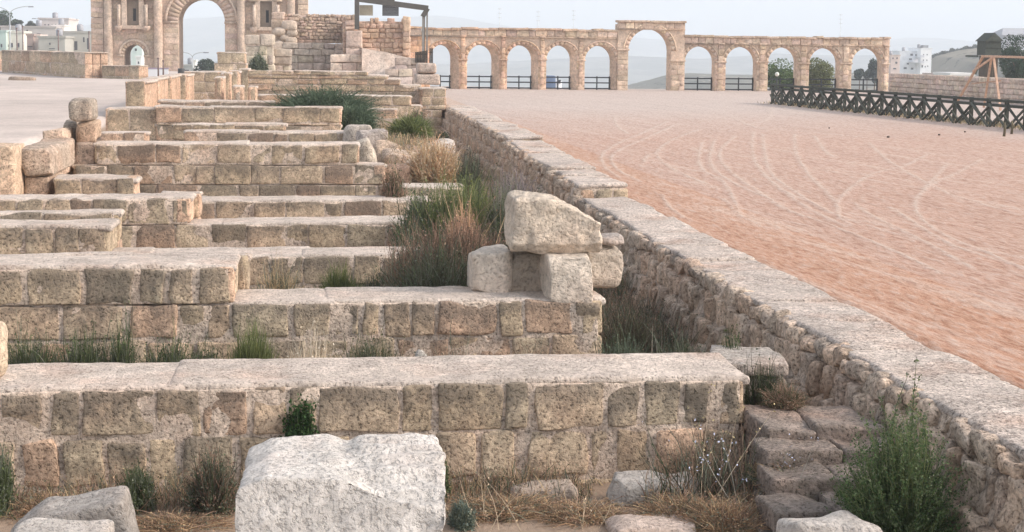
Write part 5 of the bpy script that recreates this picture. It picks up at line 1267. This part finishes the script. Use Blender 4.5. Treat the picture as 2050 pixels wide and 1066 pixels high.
G1 = (0.115, 0.145, 0.06); G2 = (0.175, 0.20, 0.085); G3 = (0.08, 0.098, 0.052); GG = (0.165, 0.18, 0.13); YG_ = (0.20, 0.22, 0.075)
BR = (0.27, 0.175, 0.125); BR2 = (0.34, 0.235, 0.165); DRY = (0.50, 0.37, 0.22); DRY2 = (0.58, 0.47, 0.34); DKB = (0.10, 0.085, 0.065)
def at_px(px, Y, z): return X_(px, Y * K, z), Y * K
def C(label, px, Yk, z, wpx, hpx, n, wd, cs, seed, **kw):
    n = int(n * 2.2)
    x, y = at_px(px, Yk, z); s_ = y / FPX
    yt = kw.pop('yt', None)
    if yt: hpx = (float(at_y(px, yt, y)[2]) - z) / s_
    if z is None: z = 0
    return clump(label, x, y, z, wpx / 2 * s_, kw.pop('ry', wpx / 2 * s_ * .8), hpx * s_, n, wd, cs, seed, **kw)
P_ED = -1.17
# foreground green bush against the arena wall
x, y = 4.86, 11.2 * K
clump('big leafy green bush against the arena wall in the bottom right corner', x, y, -1.1, .62, .6, 1.42, 1000, .010, [G1, G2, G3], 501, leaf=.022, leafn=42000, leafc=[(0.07, 0.12, 0.04), (0.11, 0.155, 0.065), (0.05, 0.085, 0.035), (0.14, 0.17, 0.09)], hollow=.3, up=.2, sub=0)
clump('taller leafy sprig standing above the right side of the big green bush', 5.15, 11.7 * K, -1.1, .22, .25, 1.75, 60, .010, [G1, G3], 502, leaf=.03, leafn=2600, leafc=[G1, G2, GG], hollow=.55, up=.1, sub=0)
C('dark leafy creeper hanging on the face of the nearest wall', 603, 13.33, -.55, 66, 105, 260, .010, [G3], 503, ry=.05, leaf=.035, leafn=3200, leafc=[(0.035, 0.075, 0.025), (0.05, 0.10, 0.03)], hollow=.05)
C('narrow dark sprig beside the right edge of the big white block', 884, 12.9, -.95, 36, 90, 120, .008, [G3, G1], 504, ry=.1, leaf=.03, leafn=900, leafc=[G3, G1], hollow=.3)
C('dark grey-green weeds left of the big white block at the foot of the wall', 425, 12.75, -.99, 110, 130, 1300, .007, [G3, GG, DKB, BR], 505, ry=.3)
C('dark weeds between the leaning grey slab and the white block', 275, 12.9, -.99, 70, 95, 700, .007, [G3, GG, G1], 506, ry=.25)
C('dark green weeds at the bottom left edge of the picture', 0, 12.9, -.99, 60, 130, 700, .008, [G1, G3, GG], 507, ry=.25)
C('blue-green tuft at the right foot of the big white block', 925, 12.2, -1.0, 60, 60, 500, .007, [GG, (0.14, 0.18, 0.15)], 508, ry=.2)
# dry grass along the bottom
gr_ = [(360, 12.4, 190, 45, 1500), (1010, 12.5, 200, 70, 1500), (1170, 12.3, 170, 70, 1200), (1370, 12.2, 160, 95, 2200), (1450, 11.9, 150, 110, 2600), (1500, 12.3, 90, 90, 900), (90, 12.9, 120, 60, 900)]
gn = ['dry brown grass between the dark weeds and the white block', 'dry grass right of the white block', 'thin dry grass in front of the broken brown stone', 'straw-coloured grass in front of the flat pale slab', 'thick orange-brown dry grass at the bottom beside the stone steps', 'dry grass clump against the lowest stone step', 'dry grass behind the leaning grey slab']
for i, (px, Yk, w_, h_, n_) in enumerate(gr_):
    C(gn[i], px, Yk, -1.02, w_ * 1.35, h_ * .7, int(n_ * .8), .006, [DRY, (0.36, 0.25, 0.16), (0.42, 0.27, 0.16), BR2, BR, GG], 520 + i, name='dry_grass', cat='dry grass', mat=M_TWIG, ry=.35, group='dry grass clumps in front of the nearest wall', hollow=.1)
def stalks(label, px, Yk, z, n, h, spread, seed, col=DRY2, seeds=0, seedc=DRY2, lean=.3, wd=.006, name='dry_stalks'):
    rng = np.random.default_rng(seed); x, y = at_px(px, Yk, z)
    base = np.stack([x + rng.normal(0, spread * .3, n), y + rng.normal(0, spread * .3, n), np.full(n, z)], 1)
    tip = base + np.stack([rng.normal(0, lean, n) * h, rng.normal(0, lean * .5, n) * h, h * rng.uniform(.6, 1.05, n)], 1)
    o = empty(name, (x, y, z), label, 'dry plant')
    m_ = MB(); P_ = blades(m_, base, tip, np.full(n, wd), cols(rng, n, col, j=.1), rng, .05); m_.build('stems', M_TWIG, parent=o, smooth=False)
    if seeds:
        i = rng.integers(0, n, seeds); a = rng.integers(2, P_.shape[1], seeds); p = P_[i, a] + rng.normal(0, spread * .06 + .01, (seeds, 3))
        m_ = MB(); quads(m_, p, .022 * rng.uniform(.7, 1.5, seeds), rng, cols(rng, seeds, seedc, j=.15)); m_.build('seed_heads', M_TWIG, parent=o, smooth=False)
    return o
stalks('tall dry oat stalks leaning before the right end of the nearest wall', 1420, 12.4, -1.0, 7, 1.1, .3, 540, DRY2, 60, (0.55, 0.45, 0.25), .22)
stalks('tall stalks with small pale blue flowers beside the stone steps', 1500, 12.2, -1.0, 8, .95, .35, 541, (0.42, 0.40, 0.34), 80, (0.55, 0.58, 0.72), .35)
stalks('thin dry stalks rising in front of the wall right of the white block', 985, 12.1, -1.0, 9, .55, .6, 542, DRY2, 20, DRY2, .35)
stalks('sparse dry stalks in front of the broken brown stone', 1190, 12.0, -1.0, 10, .4, .6, 543, DRY2, 20, DRY2, .4)
C('dark plants in the shaded gap beside the stone steps', 1530, 14.0, -.95, 130, 200, 1500, .008, [G3, (0.04, 0.06, 0.03), DKB], 544, ry=.2, leaf=.025, leafn=1500, leafc=[G3, (0.04, 0.06, 0.03)])
C('dry brown twigs trailing over the top stone step', 1570, 13.5, -.32, 110, 55, 500, .005, [BR2, BR, G3], 545, ry=.2)
# between the first and second wall
for i, (px, w_, h_, n_, lab) in enumerate([(60, 160, 62, 1500, 'low dark green weeds at the left between the first and second wall'), (170, 150, 78, 1600, 'low dark green weeds left of centre between the first and second wall'),
        (245, 80, 150, 600, 'taller dark weed climbing the second wall left of the light green tuft'), (340, 140, 70, 1400, 'low green weeds just left of the light green tuft'), (415, 90, 74, 900, 'small dark weeds touching the left side of the light green tuft')]):
    C(lab, px, 16.9, P_ED, w_, h_, n_, .009, [G3, G1, GG], 560 + i, yt=[668, 664, 630, 672, 684][i], group='low dark weeds before the second wall', leaf=.03, leafn=n_ * 3, leafc=[G3, G1], ry=.35)
C('light green grass tuft against the second wall, left of the pale dry plant', 503, 16.7, P_ED, 130, 142, 1500, .009, [G2, G1, YG_], 570, yt=636, ry=.3, name='grass_tuft', cat='grass tuft', up=.1, hollow=.35, sub=0)
C('pale dry seeding plant right of the light green tuft', 622, 16.5, P_ED, 110, 120, 700, .006, [DRY2, (0.62, 0.55, 0.44)], 571, yt=655, ry=.3, mat=M_TWIG, leaf=.03, leafn=700, leafc=[(0.66, 0.58, 0.47), (0.6, 0.5, 0.38)], name='dry_plant', cat='dry plant')
C('olive weeds right of the pale dry plant before the second wall', 740, 16.7, P_ED, 160, 95, 1500, .008, [GG, G3, (0.16, 0.15, 0.08)], 572, yt=668, ry=.3)
C('reddish brown weeds at the middle of the second wall', 900, 16.6, P_ED, 150, 70, 1300, .007, [BR2, BR, GG], 573, yt=688, ry=.3, mat=M_TWIG)
C('dry reddish scrub before the right end of the second wall', 1060, 16.6, P_ED, 200, 90, 1500, .007, [BR2, (0.33, 0.22, 0.15), GG], 574, yt=690, ry=.3, mat=M_TWIG)
C('grey-green weeds on the ground right of the second wall end', 1240, 16.7, P_ED, 150, 70, 1500, .008, [GG, G3, (0.15, 0.19, 0.13)], 575, yt=672, ry=.4)
C('grey-green weeds filling the corner before the grey slab', 1360, 16.5, P_ED, 150, 72, 1500, .008, [GG, G3], 576, yt=680, ry=.4)
C('dark twigs added for the shadow in the gap right of the stone pile', 1265, 18.8, P_ED, 170, 200, 1100, .006, [DKB, G3, (0.09, 0.075, 0.055)], 577, yt=610, ry=.6)  # twig mass stands in for the dark shadow of the gap
C('dark green plant on the arena wall above the grey slab', 1462, 15.4, -.75, 66, 110, 420, .008, [G3, G1], 578, yt=655, ry=.2, leaf=.03, leafn=1600, leafc=[G3, G1])
stalks('bleached bare twig standing before the dark shadow twigs', 1312, 17.4, -1.1, 3, .85, .1, 579, (0.55, 0.50, 0.42), 0, DRY2, .12, .012, name='bare_twig')
# between second and third wall, and the big brown mass
C('bright green grass tuft before the third wall', 680, 20.8, -.9, 130, 150, 1700, .011, [G2, G1, YG_], 580, yt=525, ry=.35, name='grass_tuft', cat='grass tuft', up=.15, sub=0, hollow=.3)
C('thin dry grass on the orange stones of the third wall', 560, 21.0, -.9, 110, 110, 500, .008, [DRY, GG], 581, yt=515, ry=.3, name='dry_grass', cat='dry grass', mat=M_TWIG)
C('green weeds right of the bright grass tuft', 760, 20.9, -.9, 90, 120, 900, .010, [G1, GG], 582, yt=540, ry=.35)
C('dark grey-green scrub left of the stone pile', 880, 19.6, -1.0, 230, 175, 4200, .010, [G3, GG, DKB], 583, yt=492, ry=.6)
C('big reddish brown bramble bush left of the capstone', 915, 20.3, -.95, 250, 235, 9000, .011, [BR, BR2, (0.24, 0.15, 0.11), DKB], 584, yt=452, ry=.9, mat=M_TWIG)
C('brown twiggy scrub at the left shoulder of the bramble', 815, 20.4, -.95, 110, 150, 2200, .010, [BR2, BR, GG], 585, yt=465, ry=.6, mat=M_TWIG)
C('orange dry mound of twigs on top of the bramble', 925, 21.2, -.3, 85, 65, 900, .010, [(0.52, 0.32, 0.2), (0.46, 0.3, 0.2)], 586, yt=415, ry=.4, mat=M_TWIG)
C('tall yellow-green weeds at the right end of the fifth wall', 925, 25.0, -.95, 210, 170, 6000, .014, [G2, YG_, G1, (0.16, 0.17, 0.09)], 587, yt=366, ry=1.0, up=.1, hollow=.2)
C('dark green weeds at the foot of the yellow-green ones, on the left', 838, 25.0, -.95, 110, 120, 2600, .013, [G3, G1, GG], 588, yt=392, ry=.8)
C('grey-green scrub between the yellow-green weeds and the arena wall', 1010, 24.6, -1.0, 120, 150, 2200, .012, [GG, G3, (0.20, 0.18, 0.14)], 589, yt=372, ry=.8)
C('lilac-grey dry scrub against the foot of the arena wall', 1030, 30.0, -.8, 110, 110, 1600, .013, [(0.26, 0.22, 0.22), (0.2, 0.17, 0.15)], 590, yt=345, ry=.8, mat=M_TWIG)
stalks('long straw stalks leaning over the brown bramble', 960, 23.5, -.6, 6, 1.7, .6, 591, DRY, 10, DRY, .25, .012)
C('dark bush against the arena wall beside the reddish stub', 938, 32.5, -.5, 60, 75, 900, .013, [G3, GG, DKB], 592, yt=298, ry=.4)
C('brown weeds at the left end of the reddish stub', 788, 30.6, -.5, 55, 60, 700, .014, [BR, BR2, G3], 593, yt=322, ry=.4, mat=M_TWIG)
C('tawny dry grass in front of the pale ledge stone', 870, 34.0, -.1, 120, 60, 1500, .015, [DRY, DRY2, (0.5, 0.32, 0.2)], 594, yt=276, ry=.8, name='dry_grass', cat='dry grass', mat=M_TWIG)
C('small bright green bush below the stepped wall', 821, 43.0, .52, 88, 46, 2600, .017, [G2, YG_, G1], 595, yt=230, ry=.7, leaf=.05, leafn=1500, leafc=[G2, YG_])
C('large feathery grey-green bush behind the wall of long slabs', 645, 45.5, .7, 205, 78, 7000, .017, [(0.085, 0.12, 0.075), (0.11, 0.145, 0.09), (0.07, 0.10, 0.06)], 596, yt=176, ry=1.6)
C('lower right skirt of the feathery grey-green bush', 705, 43.0, .55, 90, 62, 2600, .017, [(0.085, 0.12, 0.075), (0.11, 0.145, 0.09)], 597, yt=212, ry=.8)
C('sparse brown weeds right of the small bright bush', 835, 50.0, .4, 36, 40, 400, .02, [BR, GG], 598, ry=.4, mat=M_TWIG)
C('small dark weed at the far foot of the arena wall', 886, 46.0, .3, 24, 14, 250, .02, [G3, DKB], 599, ry=.3)
C('grey-green shrub growing on fallen masonry right of the gateway', 517, 97 / K / 1.0, 1.4, 38, 42, 700, .05, [GG, G3], 600, ry=.8)
# scattered ground litter in the sunken strips: dry grass too fine to count
rng = np.random.default_rng(700); n_ = 26000
yy = rng.uniform(12.2 * K, 48 * K, n_) ; xx = rng.uniform(XL + .3, XW_IN - .05, n_)
keep = noise3(np.stack([xx * 1.1, yy * .9, 0 * xx], 1), 7) > -0.05
xx, yy = xx[keep], yy[keep]; zz = ground_h(xx, yy); b_ = np.stack([xx, yy, zz - .01], 1); hh = rng.uniform(.04, .16, len(xx))
t_ = b_ + np.stack([rng.normal(0, .06, len(xx)), rng.normal(0, .06, len(xx)), hh], 1)
mb = MB(); blades(mb, b_, t_, rng.uniform(.006, .016, len(xx)), cols(rng, len(xx), DRY, BR2, GG, G3, BR), rng, .1, 2)
tag(mb.build('ground_litter', M_TWIG, (0, 0, -1.2), smooth=False), kind='stuff')
def strip(name, x0, x1, y0, y1, h0, h1, n, wd, cs, seed, leaf=.03, base=None):
    rng = np.random.default_rng(seed); x = rng.uniform(x0, x1, n); y = rng.uniform(y0, y1, n)
    k = noise3(np.stack([x * 1.3, y * 1.3, 0 * x], 1), seed); kp = k > -.25; x, y, k = x[kp], y[kp], k[kp]; m = len(x)
    z = ground_h(x, y); B_ = np.stack([x, y, z - .02], 1); h_ = rng.uniform(h0, h1, m) * (.55 + .6 * np.clip(k + .3, 0, 1))
    T_ = B_ + np.stack([rng.normal(0, .3, m) * h_, rng.normal(0, .3, m) * h_, h_], 1)
    mb = MB(); P_ = blades(mb, B_, T_, rng.uniform(.8, 1.6, m) * wd, cols(rng, m, *cs), rng, .1, 3)
    q = m * 2; i_ = rng.integers(0, m, q); a_ = rng.integers(1, P_.shape[1], q); quads(mb, P_[i_, a_] + rng.normal(0, leaf * .7, (q, 3)), leaf * rng.uniform(.5, 1.3, q), rng, cols(rng, q, *cs))
    return tag(mb.build(name, M_LEAF, ((x0 + x1) / 2, y0, -1.1), smooth=False), kind='stuff')
strip('ground_cover', XL + .5, 5.1, 16.1 * K, 17.7 * K, .35, .72, 9000, .009, [G3, GG, G1, BR, BR2, (0.16, 0.15, 0.09)], 901)
strip('ground_cover', 0.2, 5.2, 19.4 * K, 21.7 * K, .3, .8, 5000, .010, [G3, GG, BR2, BR, DKB], 902)
strip('ground_cover', 3.7, 5.3, 17.5 * K, 30 * K, .2, .6, 6000, .010, [G3, GG, BR, DKB, BR2], 903)
strip('ground_cover', 1.8, 5.3, 23.5 * K, 30 * K, .3, .8, 6000, .012, [GG, G1, BR2, BR, (0.2, 0.2, 0.1)], 904)
strip('ground_cover', XL + .5, 3.6, 12.75 * K, 13.35 * K, .06, .32, 5200, .007, [DRY, BR2, GG, G3, BR], 905, .02)
strip('ground_cover', 3.0, 4.4, 12.4 * K, 15.6 * K, .2, .75, 3500, .008, [G3, DKB, BR, BR2, GG], 906, .025)
C('brown weeds growing through the joints of the stone steps', 1560, 12.4, -.75, 150, 60, 500, .006, [BR2, G3, GG, DRY], 610, ry=.5)
C('low green weeds at the foot of the big leafy bush', 1700, 11.6, -1.0, 130, 120, 900, .008, [G1, G2, GG], 611, ry=.3)
strip('ground_cover', 1.6, 5.2, 34 * K, 46 * K, .1, .4, 5000, .016, [DRY, BR2, GG, (0.3, 0.25, 0.15)], 907, .04)
# scrub along the foot of the crossed-pole fence and boundary wall
rng = np.random.default_rng(701); n_ = 5000; t = rng.uniform(-.02, 1.25, n_); p = pA[None, :] + dv[None, :] * (t * Lf)[:, None]; p[:, 0] += rng.normal(0, .5, n_) + .6; p[:, 1] += rng.normal(0, .4, n_); p[:, 2] = -.03
tp = p + np.stack([rng.normal(0, .07, n_), rng.normal(0, .07, n_), rng.uniform(.05, .28, n_)], 1)
mb = MB(); blades(mb, p, tp, rng.uniform(.02, .04, n_), cols(rng, n_, GG, (0.3, 0.26, 0.16), DRY), rng, .1, 2)
tag(mb.build('verge_grass', M_TWIG, (30, 70, 0), smooth=False), kind='stuff')
# a few pebbles and stones lying on the sand and the left square
for i, (px, py, s_, lab) in enumerate([(1778, 277, .16, 'small dark stone on the far right of the sand'), (1880, 272, .13, 'dark pebble on the sand right of the first small dark stone'), (1932, 266, .13, 'dark pebble nearest the crossed-pole fence'), (1660, 258, .10, 'tiny dark stone on the sand left of the others')]):
    p = at_z(px, py, 0); loose('stone', lab, (p[0], p[1], s_ * .3), (s_ * .7, s_ * .5, s_ * .5), M_STONE, .03, .05, .01, 5, .01, 800 + i, (0.14, 0.11, 0.09), .2, 0, cat='stone')
for i, (px, py) in enumerate([(2010, 272), (2025, 268)]):
    p = at_z(px, py, 0); m_ = MB(); m_.tube([(p[0], p[1], -.05), (p[0] + .03, p[1], .3), (p[0] + .02, p[1] + .05, .52)], [.06, .05, .04], (0.13, 0.11, 0.07), 8)
    tag(m_.build('stump', M_WOOD, (p[0], p[1], 0)), ['short dark stake on the sand by the fence, the left one', 'short dark stake on the sand by the fence, the right one'][i], 'stake', 'stakes near the fence')
p = at_z(44, 161, .95)
loose('stone', 'flat brown stone lying on the pale square at the far left', (p[0], p[1], 1.02), (1.6, .7, .35), M_STONE, .12, .15, .05, 2, .1, 820, (0.40, 0.32, 0.25), .3, 0, cat='stone')

# ------------------------------------------------------------------ haze
def make_haze():
    m = bpy.data.materials.new('air'); m.use_nodes = True; n = m.node_tree; n.nodes.clear()
    out = n.nodes.new('ShaderNodeOutputMaterial'); pv = n.nodes.new('ShaderNodeVolumePrincipled')
    pv.inputs['Color'].default_value = (0.86, 0.925, 1.0, 1); pv.inputs['Density'].default_value = 0.00042; pv.inputs['Anisotropy'].default_value = 0.0
    n.links.new(pv.outputs[0], out.inputs['Volume'])
    mb = MB(); mb.box(-7500, 7500, -800, 7500, -140, 420, (1, 1, 1)); o = mb.build('haze', m, (0, 0, -140), smooth=False); tag(o, kind='stuff')
make_haze()
